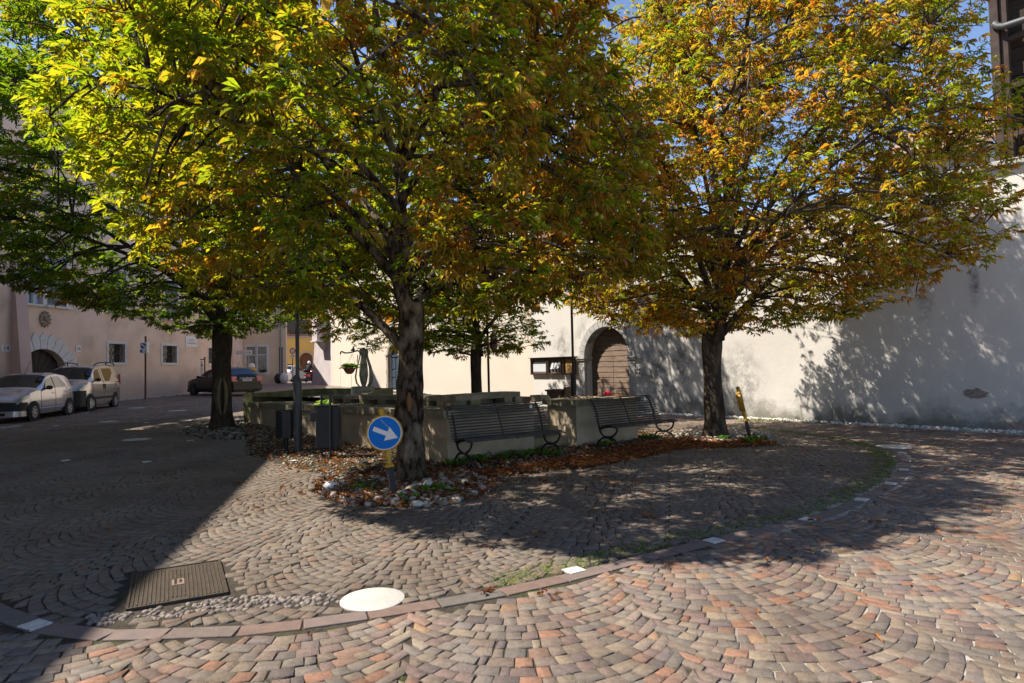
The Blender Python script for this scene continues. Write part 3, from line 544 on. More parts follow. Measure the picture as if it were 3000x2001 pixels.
# notice boards
M_nb = mat('board_frame', (.035, .022, .017), .5); M_paper = mat('notice_paper', (.50, .52, .55), .8, (.44, .46, .5), 20); M_cork = mat('cork', (.42, .28, .10), .8, (.30, .19, .07), 30); M_bg = mat('board_back', (.12, .09, .075), .8)
for i, (x0, x1, yt, yb, lab, bgm) in enumerate([(1561, 1608, 1050, 1098, 'dark framed notice board with a blue-white poster, farthest from the gate', M_paper), (1611, 1650, 1046, 1098, 'middle dark notice board with curled white papers hanging inside', M_bg), (1655, 1690, 1043, 1097, 'notice board with golden cork backing, nearest the gate', M_cork)]):
    u0, z0 = WMf.pix(x0, yb); u1, z1 = WMf.pix(x1, yt); a, b = min(u0, u1), max(u0, u1); z0 = 1.27; z1 = 1.93; t = thing('notice_board', lab, 'notice board', WMf.P((a + b) / 2, 0, z0), group='notice boards on the gate wall')
    m_ = MB(); WMf.blk(m_, a, b, z0, z1, -.05, -.002); m_.build('backing', bgm if i else M_bg, t)
    m_ = MB(); WMf.blk(m_, a, b, z1 - .10, z1, -.13, -.05); WMf.blk(m_, a, b, z0, z0 + .06, -.12, -.05); WMf.blk(m_, a, a + .06, z0 + .06, z1 - .10, -.12, -.05); WMf.blk(m_, b - .06, b, z0 + .06, z1 - .10, -.12, -.05); WMf.blk(m_, a - .03, b + .03, z1, z1 + .02, -.2, -.002); m_.build('frame', M_nb, t, bevel=.004)
    m_ = MB()
    if i == 0: WMf.blk(m_, a + .10, b - .10, z0 + .12, z1 - .16, -.056, -.051); m_.build('poster', M_paper, t)
    if i == 1:
        for k in range(3): 
            uu = a + (b - a) * (.74 - .22 * k); m_.grid(lambda s_, v: WMf.P(uu - s_ * .13 + (1 - v) * .06, -.058 - .05 * (1 - v) ** 2 - .015 * math.sin(s_ * 3), z0 + .22 + v * .26), 4, 6)
        m_.build('paper_sheet', M_paper, t, smooth=True, fix=False)
# buff house -------------------------------------------------
du, dz = WLf.pix(1153, 1080); dd = .34
bh = thing('buff_house', 'long pale buff plastered house with the arched blue door and tiled roof', 'house', W2)
m_ = MB(); WMf.wall(m_, useam, Lm, -.3, 9.2, [], .3); 
ud, _z = WMf.pix(1154, 1090); db = .42; dspr = 2.35; dhw = .62
m2 = MB()
m_ = MB(); WMf.wall(m_, useam, Lm, -.3, 9.2, [(ud - dhw, ud + dhw, -.3, dspr, True)] if ud + dhw < Lm else [], .3)
WLf.wall(m_, 0, L3, -.3, 9.2, [], .3); WMf.blk(m_, useam + .01, ud - dhw - .02, -.3, 9.2, .3, 5); WMf.blk(m_, ud + dhw + .02, Lm, -.3, 9.2, .31, 5); WMf.blk(m_, ud - dhw - .02, ud + dhw + .02, dspr + dhw + .1, 9.2, .32, 5); WLf.blk(m_, .05, L3, -.3, 9.2, .3, 5)
m_.build('wall', M_buff, bh)
m_ = MB()
for f, a, b in ((WMf, useam - .4, Lm + .2), (WLf, -.2, L3 + .5)):
    m_.prism([f.P(a, -.7, 9.05), f.P(a, -.7, 9.17), f.P(a, 3, 10.6), f.P(a, 3, 10.4)], f.d * (b - a))
m_.build('roof', M_tile, bh)
m_ = MB()
for k in range(13): voussoir(m_, WMf, ud, dspr, dhw, dhw + .2, math.pi * k / 13 + .01, math.pi * (k + 1) / 13 - .01, -.04, .1)
for e, sg in ((ud - dhw, -1), (ud + dhw, 1)):
    z = .3
    while z < dspr - .1:
        h = .26; a, b = (e - .2 - (.07 if int(z * 10) % 2 else 0), e) if sg < 0 else (e, e + .2 + (.07 if int(z * 10) % 2 else 0)); WMf.blk(m_, a, b, z, min(z + h - .01, dspr), -.05, .1); z += h
    a, b = (e - .28, e + .02) if sg < 0 else (e - .02, e + .28); WMf.blk(m_, a, b, dspr + .002, dspr + .08, -.1, .12)
m_.build('door_surround', mat('brown_stone', (.30, .25, .21), .85, (.22, .19, .16), 6, bump=.4), bh, bevel=.01)
M_blue = mat('blue_grey_door_paint', (.035, .055, .085), .45, (.05, .07, .10), 6)
m_ = MB(); WMf.blk(m_, ud - dhw, ud + dhw, db, dspr - .06, .18, .24); 
for sg in (-1, 1):
    for za, zb in ((.12, .65), (.75, 1.1), (1.2, 1.8)): WMf.blk(m_, ud + sg * .31 - .22, ud + sg * .31 + .22, db + za, db + zb, .15, .178)
WMf.blk(m_, ud - dhw, ud + dhw, dspr - .06, dspr + .04, .12, .24)
dr = m_.build('door', M_blue, bh, bevel=.01)
m_ = MB(); 
for k in range(9): a = math.pi * (k + .5) / 9; m_.tube([WMf.P(ud - .1 * math.cos(a), .16, dspr + .05 + .1 * math.sin(a)), WMf.P(ud - (dhw - .03) * math.cos(a), .16, dspr + .04 + (dhw - .04) * math.sin(a))], .012, 5)
m_.build('fanlight_grille', M_dark, bh); m_ = MB(); WMf.blk(m_, ud - dhw, ud + dhw, dspr + .04, dspr + dhw, .22, .25); m_.build('fanlight_glass', M_glass, bh)
# tower buttress at the far end
M_tow = mat('grey_roughcast', (.46, .42, .42), .95, (.38, .34, .35), 1.2, bump=.5, bscale=14, extra=streaks((.30, .25, .27), .9, .3, .5))
tw = thing('corner_buttress', 'leaning grey corner buttress with a small corbelled bay at the end of the buff house', 'buttress', W3)
m_ = MB(); fl = G(905, 1121); c3 = W3; bk = Vector((-15.75, 49.2, 0)); H9 = 9.
base = [c3 + Vector((.02, -.02, -.3)), bk + Vector((0, 0, -.3)), bk + Vector((1.6, 4, -.3)), c3 + Vector((3, 4, -.3))]; top = [c3 + Vector((.3, -.0, H9)), bk.lerp(c3, .42) + Vector((0, 0, H9)), bk + Vector((3, 4, H9)), c3 + Vector((3, 4, H9))]
def twp(a, b):
    i = int(min(a * 3, 2.999)); f_ = a * 3 - i; lo_ = base[[1, 0, 3][i]].lerp(base[[0, 3, 2][i]], f_); hi_ = top[[1, 0, 3][i]].lerp(top[[0, 3, 2][i]], f_); k = b ** .7; return lo_.lerp(Vector((hi_.x, hi_.y, 0)), k) + Vector((0, 0, -.3 + b * 9.3 - lo_.z * 1.0 * 0 + 0)) - Vector((0, 0, lo_.z * (1 - k))) 
m_.grid(twp, 30, 30); m_.build('wall', M_tow, tw)
m_ = MB(); bx = at(936, 1000, 46.2); dl = (bk - c3).normalized(); nl = Vector((dl.y, -dl.x, 0)); nl = nl if nl.y < 0 else -nl; bc = at(937, 990, 46.0)
m_.obox(bc + Vector((0, 0, .9)) - nl * .5, dl * .62, nl * .9, (0, 0, 1.1)); m_.obox(bc + Vector((0, 0, -.25)) - nl * .5, dl * .72, nl * .98, (0, 0, .06)); m_.lathe([(.04, -1.0), (.3, -.75), (.55, -.4), (.66, -.3)], bc - nl * .35, 14, (0, 0, 1)); m_.build('corbelled_bay', M_tow, tw, bevel=.02)

# roofs behind the right wall ---------------------------------
sh = thing('white_outbuilding', 'low white building with a tiled roof and open timber eaves peeping over the right wall', 'house', WRf.P(6.5, 1.2, 0))
ua, _z = WRf.pix(2675, 540, 1.2); ub, _z = WRf.pix(2900, 470, 1.2); uc, _z = WRf.pix(2560, 600, 1.2)
m_ = MB(); WRf.blk(m_, ua, ub, 2, 6.75, 1.2, 4.5); m_.build('wall', mat('outbuilding_plaster', (.60, .60, .60), .9, (.52, .52, .53), 2), sh)
m_ = MB(); WRf.blk(m_, (ua + ub) / 2 + .1, (ua + ub) / 2 + .22, 5.8, 6.74, 1.17, 1.21); m_.build('drainpipe', M_nb, sh)
m_ = MB(); m_.prism([WRf.P(uc, .7, 6.55), WRf.P(uc, .7, 6.66), WRf.P(uc, 4, 8.2), WRf.P(uc, 4, 8.05)], WRf.d * (ub - uc + .4)); m_.build('roof', M_tile, sh)
m_ = MB()
for k in range(14): uu = uc + .05 + k * (ub - uc) / 14; m_.prism([WRf.P(uu, .75, 6.44), WRf.P(uu, .75, 6.54), WRf.P(uu, 4, 8.04), WRf.P(uu, 4, 7.9)], WRf.d * .09)
for k in range(6): WRf.blk(m_, uc + .1, ua + .1, 6.30 + k * .28, 6.36 + k * .28, 1.1 + k * .6, 1.2 + k * .6)
WRf.blk(m_, uc + .6, uc + .75, 4, 7.2, 2.6, 2.75); m_.tube([WRf.P(ua + .5, 1.15, 5.95), WRf.P(ua - .35, 1.0, 6.5)], .05, 6); m_.build('rafters', M_dwood, sh)
ubn, _z = WRf.pix(2912, 250, .1)
bn = thing('timber_barn', 'dark timber-clad barn gable rising over the right end of the wall', 'barn', WRf.P(ubn, .1, 0))
m_ = MB(); z = 5.88; 
while z < 12.5: WRf.blk(m_, ubn + .25, ubn + 5, z, z + .30, .25 + random.uniform(0, .05), .5); z += .31
m_.build('cladding', M_dwood, bn, bevel=.01)
m_ = MB(); WRf.blk(m_, ubn, ubn + .16, 5.88, 12.5, -.05, .2); WRf.blk(m_, ubn + .17, ubn + .30, 5.88, 12.5, .02, .24)
for k in range(6): m_.obox(WRf.P(ubn + 1.0, .12, 6.5 + k * 1.05), WRf.d * .9 + Vector((0, 0, .12)), WRf.n * .08, (0, 0, .06))
m_.build('corner_post', mat('post_wood', (.035, .022, .018), .8, (.06, .042, .034), 4), bn, bevel=.01)
m_ = MB(); ug, zg = WRf.pix(2915, 85, -.1); m_.tube(fcurve([WRf.P(ug + 3, -.12, zg - .03), WRf.P(ug + .5, -.12, zg - .02), WRf.P(ug + .12, -.12, zg), WRf.P(ug - .02, -.1, zg + .12)], 6), .07, 10); m_.build('downpipe', mat('zinc', (.10, .105, .11), .5, metal=.3), bn, smooth=True)
m_ = MB(); m_.prism([WRf.P(ubn - .1, -1.4, 11.7), WRf.P(ubn - .1, -1.4, 11.8), WRf.P(ubn - .1, 4, 14), WRf.P(ubn - .1, 4, 13.8)], WRf.d * 6); m_.build('roof', M_tile, bn)  # deep overhang out of view, added to shade the cladding below

# pink palazzo ------------------------------------------------
PA, PB, PC = Vector((-20.1, 24.8, 0)), Vector((-18.3, 37.1, 0)), Vector((-21.6, 50.7, 0)); dP = (PB - PA).normalized()
PK = Fac(PA, dP, (-dP.y, dP.x)); dQ = (PC - PB).normalized(); PQ = Fac(PB, dQ, (-dQ.y, dQ.x)); LP = (PB - PA).length; LQ = (PC - PB).length
M_pink = mat('pink_lime_plaster', (.70, .52, .415), .93, (.74, .58, .47), .9, bump=.3, bscale=10, spec=.1, c3=(.48, .38, .29), s3=.4, extra=footband((.36, .31, .30), .9, 1.9, 1.0, streaks((.42, .35, .28), .8, .8, .5), amt=.7))
M_fr = mat('white_stone_frame', (.66, .65, .64), .8, (.56, .55, .54), 6)
ph = thing('pink_palazzo', 'large pink plastered palazzo with green shutters and a sunburst arch behind the cars', 'house', PA)
def px2(f, x0, y0, x1, y1): u0, z1 = f.pix(x0, y0); u1, z0 = f.pix(x1, y1); return min(u0, u1), max(u0, u1), z0, z1
w1 = px2(PK, 318, 1013, 365, 1063); w2 = px2(PK, 476, 1021, 517, 1068); w1 = (w1[0], w1[1], 2.2, 3.1); w2 = (w2[0], w2[1], 2.2, 3.12)
au0, _z = PK.pix(48, 1100); au1, _z = PK.pix(196, 1060); aspr = 1.55; ac = (au0 + au1) / 2; ar = (au1 - au0) / 2
uA = [px2(PK, 76, 820, 124, 899), px2(PK, 137, 820, 193, 906), px2(PK, 320, 820, 368, 922), px2(PK, 482, 850, 520, 936), px2(PK, -70, 820, -20, 899)]
sz = 4.62; ZT = 6.7; up = sorted([(q[0], q[1]) for q in uA])
m_ = MB(); PK.wall(m_, -14, LP, -.3, 4.2, [(au0, au1, -.3, aspr, True)] + [(q[0], q[1], q[2], q[3], False) for q in (w1, w2)], .35)
PK.wall(m_, -14, LP, 4.2, 13.6, [(a, b, sz, ZT, False) for a, b in up], .22)
qw1 = px2(PQ, 610, 1043, 652, 1078); qw1 = (qw1[0], qw1[0] + 1.5, 2.2, 3.15); qu = px2(PQ, 606, 900, 640, 974); PQ.wall(m_, 0, LQ, -.3, 4.2, [(qw1[0], qw1[1], qw1[2], qw1[3], False)], .3); PQ.wall(m_, 0, LQ, 4.2, 8.8, [(qu[0], qu[0] + 1.4, 4.75, 6.6, False)], .2)
PK.blk(m_, -14, au0 - .05, -.3, 13.6, .4, 8); PK.blk(m_, au0 - .05, LP, -.3, 13.6, .8, 8); PQ.blk(m_, .1, LQ, -.3, 8.8, .5, 8); m_.build('wall', M_pink, ph)
m_ = MB(); PK.blk(m_, -14.3, LP + .3, 13.6, 13.85, -.9, 8.3); PQ.blk(m_, .31, LQ, 8.8, 9.05, -.6, 8); m_.build('roof', M_tile, ph)
# sloping buttress left of the arch
m_ = MB(); b0, _z = PK.pix(32, 1100); b1, _z = PK.pix(86, 1100)
m_.prism([PK.P(b0 - .02, 0, 7), PK.P(b0 - .1, -.75, -.3), PK.P(b0 - .1, .2, -.3), PK.P(b0, .2, 7)], PK.d * (b1 - b0) * .62); m_.build('buttress', mat('buttress_plaster', (.56, .42, .38), .93, (.50, .38, .34), 1, bump=.3), ph)
# sunburst voussoirs
m_ = MB(); N = 13
for k in range(4, N):
    a0, a1 = math.pi * k / N + .008, math.pi * (k + 1) / N - .008; am = (a0 + a1) / 2; r0, r1, r2 = ar, ar + .48, ar + .72
    pts = [(r0, a0), (r1, a0), (r2, am), (r1, a1), (r0, a1), (r0, am)]; m_.prism([PK.P(ac - r * math.cos(a), -.05, aspr + r * math.sin(a)) for r, a in pts], PK.n * .1)
for sg in (1,):
    e = ac + sg * ar; z = 0
    while z < aspr: w_ = .5 if int(z * 3) % 2 else .68; a, b = (e - w_, e) if sg < 0 else (e, e + w_); PK.blk(m_, a, b, z, z + .36, -.05, .05); z += .37
m_.build('sunburst_surround', M_fr, ph, bevel=.008)
M_gate2 = mat('dark_portal_wood', (.022, .018, .02), .6, (.035, .03, .03), 4)
m_ = MB(); NN = 18
for k in range(NN):
    a0, a1 = math.pi * k / NN + .006, math.pi * (k + 1) / NN - .006; m_.prism([PK.P(ac - r * math.cos(a), .3 + (k % 2) * .012, aspr + r * math.sin(a)) for r, a in ((.15, a0), (ar, a0), (ar, a1), (.15, a1))], PK.n * .04)
z = -.2
while z < aspr - .02: PK.blk(m_, au0, au1, z, z + .14, .3, .34); z += .15
m_.build('portal_door', M_gate2, ph)
m_ = MB(); PK.blk(m_, au0 - .1, au1 + .1, -.3, aspr + ar + .1, .345, .38); m_.build('interior', M_void, ph)
for q in (w1, w2): m_ = MB(); PK.blk(m_, q[0] - .1, q[1] + .1, q[2] - .1, q[3] + .1, .36, .45); m_.build('interior', M_void, ph)
def barred(f, q, par, fr=.13, dep=.28):
    a, b, z0, z1 = q; m_ = MB()
    f.blk(m_, a - fr, b + fr, z1, z1 + fr, -.03, .05); f.blk(m_, a - fr, b + fr, z0 - fr, z0, -.05, .05); f.blk(m_, a - fr, a, z0, z1, -.03, .05); f.blk(m_, b, b + fr, z0, z1, -.03, .05); wn = m_.build('window', M_fr, par, bevel=.008)
    m_ = MB(); f.blk(m_, a, b, z0, z1, dep, dep + .02); m_.build('pane', M_glass, wn).location = (0, 0, 0)
    m_ = MB(); n_ = 6
    for k in range(-n_, n_ + 1):
        for sg in (-1, 1):
            pts = []
            for j in range(13):
                z = z0 + (z1 - z0) * j / 12; u = (a + b) / 2 + (k * (b - a) / n_) + sg * (z - (z0 + z1) / 2) * .45
                if a <= u <= b: pts.append(f.P(u, .07, z))
            if len(pts) > 1: m_.tube(pts, .009, 4)
    f.blk(m_, a, b, (z0 + z1) / 2 - .01, (z0 + z1) / 2 + .01, .06, .08); m_.build('iron_bars', M_dark, wn); return wn
for q in (w1, w2): barred(PK, q, ph)
barred(PQ, qw1, ph)
M_shut = mat('sage_green_shutter', (.22, .25, .23), .6, (.19, .22, .20), 8)
def shutter(f, a, b, z0, z1, par, fr=.13):
    m_ = MB(); f.blk(m_, a - fr, a, z0, z1 + fr, -.03, .04); f.blk(m_, b, b + fr, z0, z1 + fr, -.03, .04); f.blk(m_, a, b, z1, z1 + fr, -.03, .04); f.blk(m_, a - fr - .12, b + fr + .12, z0 - .09, z0, -.16, .04); wn = m_.build('window', M_fr, par, bevel=.008)
    m_ = MB(); f.blk(m_, a, b, z0, z1, .17, .19); m_.build('pane', M_glass, wn)
    for k in (0, 1):
        m_ = MB(); u0 = a + k * (b - a) / 2 + .01; u1 = u0 + (b - a) / 2 - .02
        f.blk(m_, u0, u0 + .055, z0, z1, .03, .07); f.blk(m_, u1 - .055, u1, z0, z1, .03, .07)
        for zz in (z0, z0 + (z1 - z0) * .5, z1 - .08): f.blk(m_, u0 + .055, u1 - .055, zz, zz + .08, .03, .07)
        z = z0 + .1
        while z < z1 - .1: m_.obox(f.P((u0 + u1) / 2, .05, z), f.d * ((u1 - u0) / 2 - .055), f.n * .018 + Vector((0, 0, .02)), Vector((0, 0, .004))); z += .05
        m_.build('shutter', M_shut, wn)
for i, q in enumerate(uA):
    if i in (0, 4):
        a, b = q[0], q[1]; m_ = MB(); PK.blk(m_, a - .13, a, sz, ZT + .13, -.03, .04); PK.blk(m_, b, b + .13, sz, ZT + .13, -.03, .04); PK.blk(m_, a - .3, b + .13, sz - .09, sz, -.16, .04); wn = m_.build('window', M_fr, ph, bevel=.008)
        m_ = MB(); PK.blk(m_, a, b, sz, ZT, .16, .17); m_.build('curtain_pane', mat('lace_curtain', (.42, .50, .62), .3, (.34, .42, .55), 6, spec=.6), wn)
        m_ = MB(); c = (a + b) / 2; PK.blk(m_, c - .05, c + .05, sz, ZT, .1, .155)
        for k in range(1, 5): PK.blk(m_, a, c - .05, sz + k * .45, sz + k * .45 + .025, .12, .155); PK.blk(m_, c + .05, b, sz + k * .45, sz + k * .45 + .025, .12, .155)
        m_.build('glazing_bars', M_shut, wn)
    else: shutter(PK, q[0], q[1], sz, ZT, ph)
shutter(PQ, qu[0], qu[0] + 1.4, 4.75, 6.6, ph)
# coat of arms
u, z = PK.pix(130, 935); m_ = MB(); m_.lathe([(.25, 0), (.24, .05), (.18, .08), (.17, .05), (.08, .09), (0, .10)], PK.P(u, -.0, z), 18, -PK.n)
for k in range(12): a = k * math.pi / 6; m_.ball(PK.P(u + .23 * math.cos(a), -.04, z + .30 * math.sin(a)), .06, 8)
m_.ball(PK.P(u - .04, -.09, z + .03), .08, 8, (1, 1, 1.5)); m_.ball(PK.P(u + .08, -.08, z - .07), .07, 8)
cr = m_.build('carved_crest', mat('old_sandstone', (.42, .34, .25), .95, (.22, .18, .15), 9, bump=1, bscale=18), smooth=True); tag(cr, 'weathered round stone coat of arms above the sunburst archway', 'carving')
# number plates, street name
M_ink = mat('dark_ink', (.03, .03, .035), .6); M_plate = mat('enamel_plate', (.68, .68, .67), .4)
def plate(f, x, y, w_, h_, lines, sz_, lab, name='house_number', cat='sign', ink=None):
    u, z = f.pix(x, y); t = thing(name, lab, cat, f.P(u, 0, z)); m_ = MB(); f.blk(m_, u - w_ / 2, u + w_ / 2, z - h_ / 2, z + h_ / 2, -.03, -.004); m_.build('panel', M_plate, t, bevel=.004)
    for i, s_ in enumerate(lines): text(s_, ink or M_ink, t, f.P(u, -.033, z + (len(lines) - 1) * sz_ * .62 - i * sz_ * 1.24), f.d, (0, 0, 1), sz_)
    return t
plate(PK, 16, 1020, .42, .28, ['14'], .24, 'white house number plate 14 left of the sloping buttress'); plate(PK, 229, 1022, .3, .3, ['16'], .22, 'white house number plate 16 right of the sunburst arch')
plate(PK, 560, 1001, 1.0, .62, ['PIAZZA', 'S. MARTINO'], .15, 'white marble street name tablet high on the pink wall corner', 'street_name_plate', 'sign', mat('faded_ink', (.25, .25, .33), .7))

# shop and yellow house -------------------------------------------------
SHf = Fac((-22.2, 51.0), (1, .22), (-.22, 1)); M_shop = mat('cream_plaster', (.68, .55, .38), .92, (.62, .50, .35), 1, extra=footband((.46, .38, .30), 1.2, 1.7, 1.0, amt=.9), bump=.2)
shp = thing('cream_shop_house', 'cream house with a tall white-framed shop window behind the black car', 'house', SHf.P(2, 0, 0))
a0, zt = SHf.pix(722, 1012); a1, _z = SHf.pix(748, 1012); b0, _z = SHf.pix(752, 1012); b1, _z = SHf.pix(781, 1012); zt = 3.65; zb = 1.55; sE, _z = SHf.pix(836, 1100)
m_ = MB(); SHf.wall(m_, -1, sE, -.3, 11, [(a0, a1, zb, zt, False), (b0, b1, zb, zt, False)], .2); SHf.blk(m_, -1, sE, -.3, 11, .3, 1.2); m_.build('wall', M_shop, shp)
m_ = MB(); SHf.blk(m_, -1.2, sE + .3, 11, 11.3, -.6, 1.3); m_.build('roof', M_tile, shp)
for a, b in ((a0, a1), (b0, b1)):
    m_ = MB(); fr = .12; SHf.blk(m_, a - fr, a, zb - .15, zt + .15, -.05, .05); SHf.blk(m_, b, b + fr + .06, zb - .15, zt + .15, -.05, .05); SHf.blk(m_, a, b, zt, zt + .15, -.05, .05); SHf.blk(m_, a, b, zb - .15, zb, -.05, .05); SHf.blk(m_, a, b, 2.95, 3.03, .02, .06); wn = m_.build('window', mat('white_frame', (.62, .63, .66), .5), shp)
    m_ = MB(); SHf.blk(m_, a, b, zb, zt, .1, .13); m_.build('pane', mat('shop_glass', (.16, .20, .19), .15, (.34, .36, .28), 2.2, spec=.8), wn)
m_ = MB(); u, _z = SHf.pix(822, 1080); SHf.blk(m_, u - .09, u + .16, .7, 3.6, -.06, 0.0); m_.build('shop_door_edge', M_dark, shp); m_ = MB(); m_.tube([SHf.P(u + .03, -.12, .7), SHf.P(u + .03, -.12, 10)], .06, 8); m_.build('downpipe', mat('grey_pipe', (.25, .25, .26), .5), shp)
bxp = thing('window_planter', 'dark planter of low green herbs on the shop window sill', 'planter', SHf.P(b0 + .5, -.1, zb)); m_ = MB(); SHf.blk(m_, b0 + .25, b1 - .1, zb + .005, zb + .15, -.14, -.06); m_.build('box', M_nb, bxp)
_pts = np.array([SHf.P(b0 + .3 + .5 * random.random(), -.1, zb + .15)[:] for _ in range(60)])
def bush(name, par, pts, smin, smax, cols, spread=1.):
    n_ = len(pts); a = RNG.uniform(0, 6.28, n_); D = np.column_stack([np.cos(a) * spread, np.sin(a) * spread, RNG.uniform(.1, 1.1, n_)]); N = np.column_stack([-np.cos(a) * .5, -np.sin(a) * .5, np.ones(n_)]); c = np.array(cols)[RNG.choice(len(cols), n_)] * RNG.uniform(.7, 1.3, (n_, 1))
    off = np.array(par.location[:]) if par else 0; v, q, t, cc = leaflets(pts - off, D, N, RNG.uniform(smin, smax, n_), RNG.uniform(.8, 1.6, n_), RNG.uniform(0, .6, n_), c, c * .9); return npmesh(name, v, q, M_grass, par, cc, tri=t)
bush('foliage', bxp, _pts, .08, .18, [(.05, .13, .02), (.08, .18, .03)])
YHf = Fac((-21.5, 61.0), (1, .12), (-.12, 1)); M_yel = mat('ochre_plaster', (.70, .42, .11), .9, (.66, .38, .11), .8)
yh = thing('ochre_house', 'orange yellow house with an arched brown door at the end of the lane', 'house', YHf.P(2, 0, 0))
yd, _z = YHf.pix(897, 1080); yz = .68; u1, _z = YHf.pix(850, 1060)
yw = [YHf.pix(853, 985)[0], YHf.pix(891, 985)[0]]
m_ = MB(); YHf.wall(m_, -2, 14, -.3, 4.2, [(yd - .62, yd + .62, -.3, 2.75, True)], .35); YHf.wall(m_, -2, 14, 4.2, 12, [(k - .5, k + .5, 5.0, 6.6, False) for k in yw], .25); YHf.blk(m_, -2, yd - .7, -.3, 12, .4, 6); YHf.blk(m_, yd - .7, 14, 3.6, 12, .41, 6); YHf.blk(m_, yd + .7, 14, -.3, 3.6, .42, 6); m_.build('wall', M_yel, yh)
m_ = MB(); 
for k in range(11): voussoir(m_, YHf, yd, 2.75, .62, .8, math.pi * k / 11 + .01, math.pi * (k + 1) / 11 - .01, -.03, .05)
for sg in (-1, 1): YHf.blk(m_, yd + sg * .71 - .09, yd + sg * .71 + .09, .3, 2.75, -.03, .05)
m_.build('door_surround', mat('ochre_stone', (.5, .36, .2), .85), yh)
m_ = MB(); YHf.blk(m_, yd - .62, yd + .62, .3, 2.75, .2, .25); m_.prism([YHf.P(yd - .62 * math.cos(math.pi * k / 12), .2, 2.75 + .62 * math.sin(math.pi * k / 12)) for k in range(13)], YHf.n * .05); m_.build('door', mat('brown_door', (.16, .06, .02), .5, (.11, .04, .015), 5), yh)
for k in yw:
    m_ = MB(); YHf.blk(m_, k - .62, k + .62, 4.88, 5.0, -.14, .04); wn = m_.build('window', M_stonew, yh); m_ = MB(); YHf.blk(m_, k - .5, k + .5, 5, 6.6, .15, .18); m_.build('pane', M_glass, wn)
    t = thing('flower_box', 'terracotta flower box on the ochre house ledge ' + ('nearer the round sign' if k == yw[0] else 'above the arched brown door'), 'flower box', YHf.P(k, -.05, 5.0)); m_ = MB(); YHf.blk(m_, k - .4, k + .4, 5.005, 5.2, -.12, .03); m_.build('box', M_tile, t); bush('foliage', t, np.array([YHf.P(k - .4 + .8 * random.random(), -.05, 5.2)[:] for _ in range(60)]), .1, .25, [(.35, .06, .03), (.08, .16, .03), (.4, .12, .05)])
m_ = MB(); YHf.blk(m_, YHf.pix(849, 1080)[0] - .3, YHf.pix(849, 1080)[0] + .3, 1.0, 2.3, -.01, .02); m_.build('lattice_window', M_bg, yh)
# low leaning stone and bin bags at the lane
t = MB(); p = G(822, 1122); t.prism([at(806, 1122, 52), at(832, 1121, 52), at(820, 1063, 52), at(808, 1062, 52)], (0, .5, 0)); tag(t.build('leaning_stone_pier', M_tow), 'tapered grey stone pier at the lane mouth left of the round sign', 'pier')
p = at(840, 1121, 50.5); p.z = gz(p.x, p.y); m_ = MB(); m_.ball(p + Vector((-.2, 0, .42)), .44, 12, (.8, .7, 1.05)); tag(m_.build('rubbish_bag', mat('white_bag', (.6, .6, .6), .4, (.5, .5, .52), 6), smooth=True), 'stuffed white rubbish bag on the lane paving', 'rubbish bag'); m_ = MB(); m_.ball(p + Vector((-.75, .2, .4)), .42, 12, (.8, .7, 1)); tag(m_.build('rubbish_bag', mat('black_bag', (.03, .03, .035), .35), smooth=True), 'black rubbish bag behind the white one', 'rubbish bag')
# the neighbouring house whose shadow falls on the square (outside the frame)
e0, e1 = Vector((-11.97, 4.25, 0)), Vector((-13.35, 10.49, 0)); de = (e1 - e0).normalized(); NB = Fac(e0 - de * 14, de, (-de.y, de.x))
nb = thing('neighbour_house', 'plain house left of the square that shades the near paving', 'house', NB.O); m_ = MB(); NB.blk(m_, 0, 26.4, -.3, 12, 0, 8); m_.build('wall', M_pink, nb)
m_ = MB(); NB.blk(m_, -.01, 26.5, 12.001, 12.25, -.02, 8); m_.build('roof', M_tile, nb)
# hill beyond the roofs
m_ = MB(); m_.grid(lambda a, b: Vector((-1500 + 3400 * a, 1500 + 900 * b, -20 + b * (420 + 160 * math.sin(a * 7 + 1)) + 60 * noise.noise(Vector((a * 14, b * 9, 0))) * b)), 60, 16); tag(m_.build('hills', mat('wooded_hill', (.035, .06, .04), .95, (.05, .08, .06), .01), smooth=True), kind='structure')

# ---------------------------------------------------------------- stone fountain
M_ledge = mat('mossy_stone', (.31, .25, .17), .93, (.18, .15, .09), 2.2, bump=.8, bscale=22, spec=.1, c3=(.13, .14, .06), s3=1.3)
M_cope = mat('coping_stone', (.30, .255, .19), .92, (.17, .145, .10), 5, bump=1, bscale=30, c3=(.12, .13, .07), s3=2)
M_rend = mat('worn_render', (.42, .34, .235), .93, (.30, .245, .17), 2.0, bump=.6, bscale=14, c3=(.20, .18, .13), s3=.8)
fA, fC, fD = Vector((-7.3, 17.6, 0)), Vector((-1.1, 10.46, 0)), Vector((.38, 11.93, 0)); nL = Vector((.755, .655, 0)); nR = Vector((-.704, .71, 0))
fo = thing('stone_fountain', 'long low stone fountain surround with mossy coping and slab ledge under the trees', 'fountain', (-3, 14, 0))
m_ = MB(); rough(m_, fA, fC, nL * .5, (-.1, .63), (-.1, .78), mi=0); rough(m_, fC + nR * .0, fD, nR * .5, (-.1, .78), (-.1, .79)); m_.build('ledge_wall', M_rend, fo, smooth='auto')
m_ = MB(); rough(m_, fA - nL * .06 + (fA - fC).normalized() * .08, fC - nL * .06 - Vector((0, .05, 0)), nL * 1.0, (.63, .76), (.78, .90), amp=.018); rough(m_, fC - nR * .06 - Vector((0, .04, 0)), fD - nR * .06 + (fD - fC).normalized() * .05, nR * 1.0, (.781, .902), (.79, .905), amp=.018); m_.build('coping', M_cope, fo, smooth='auto')
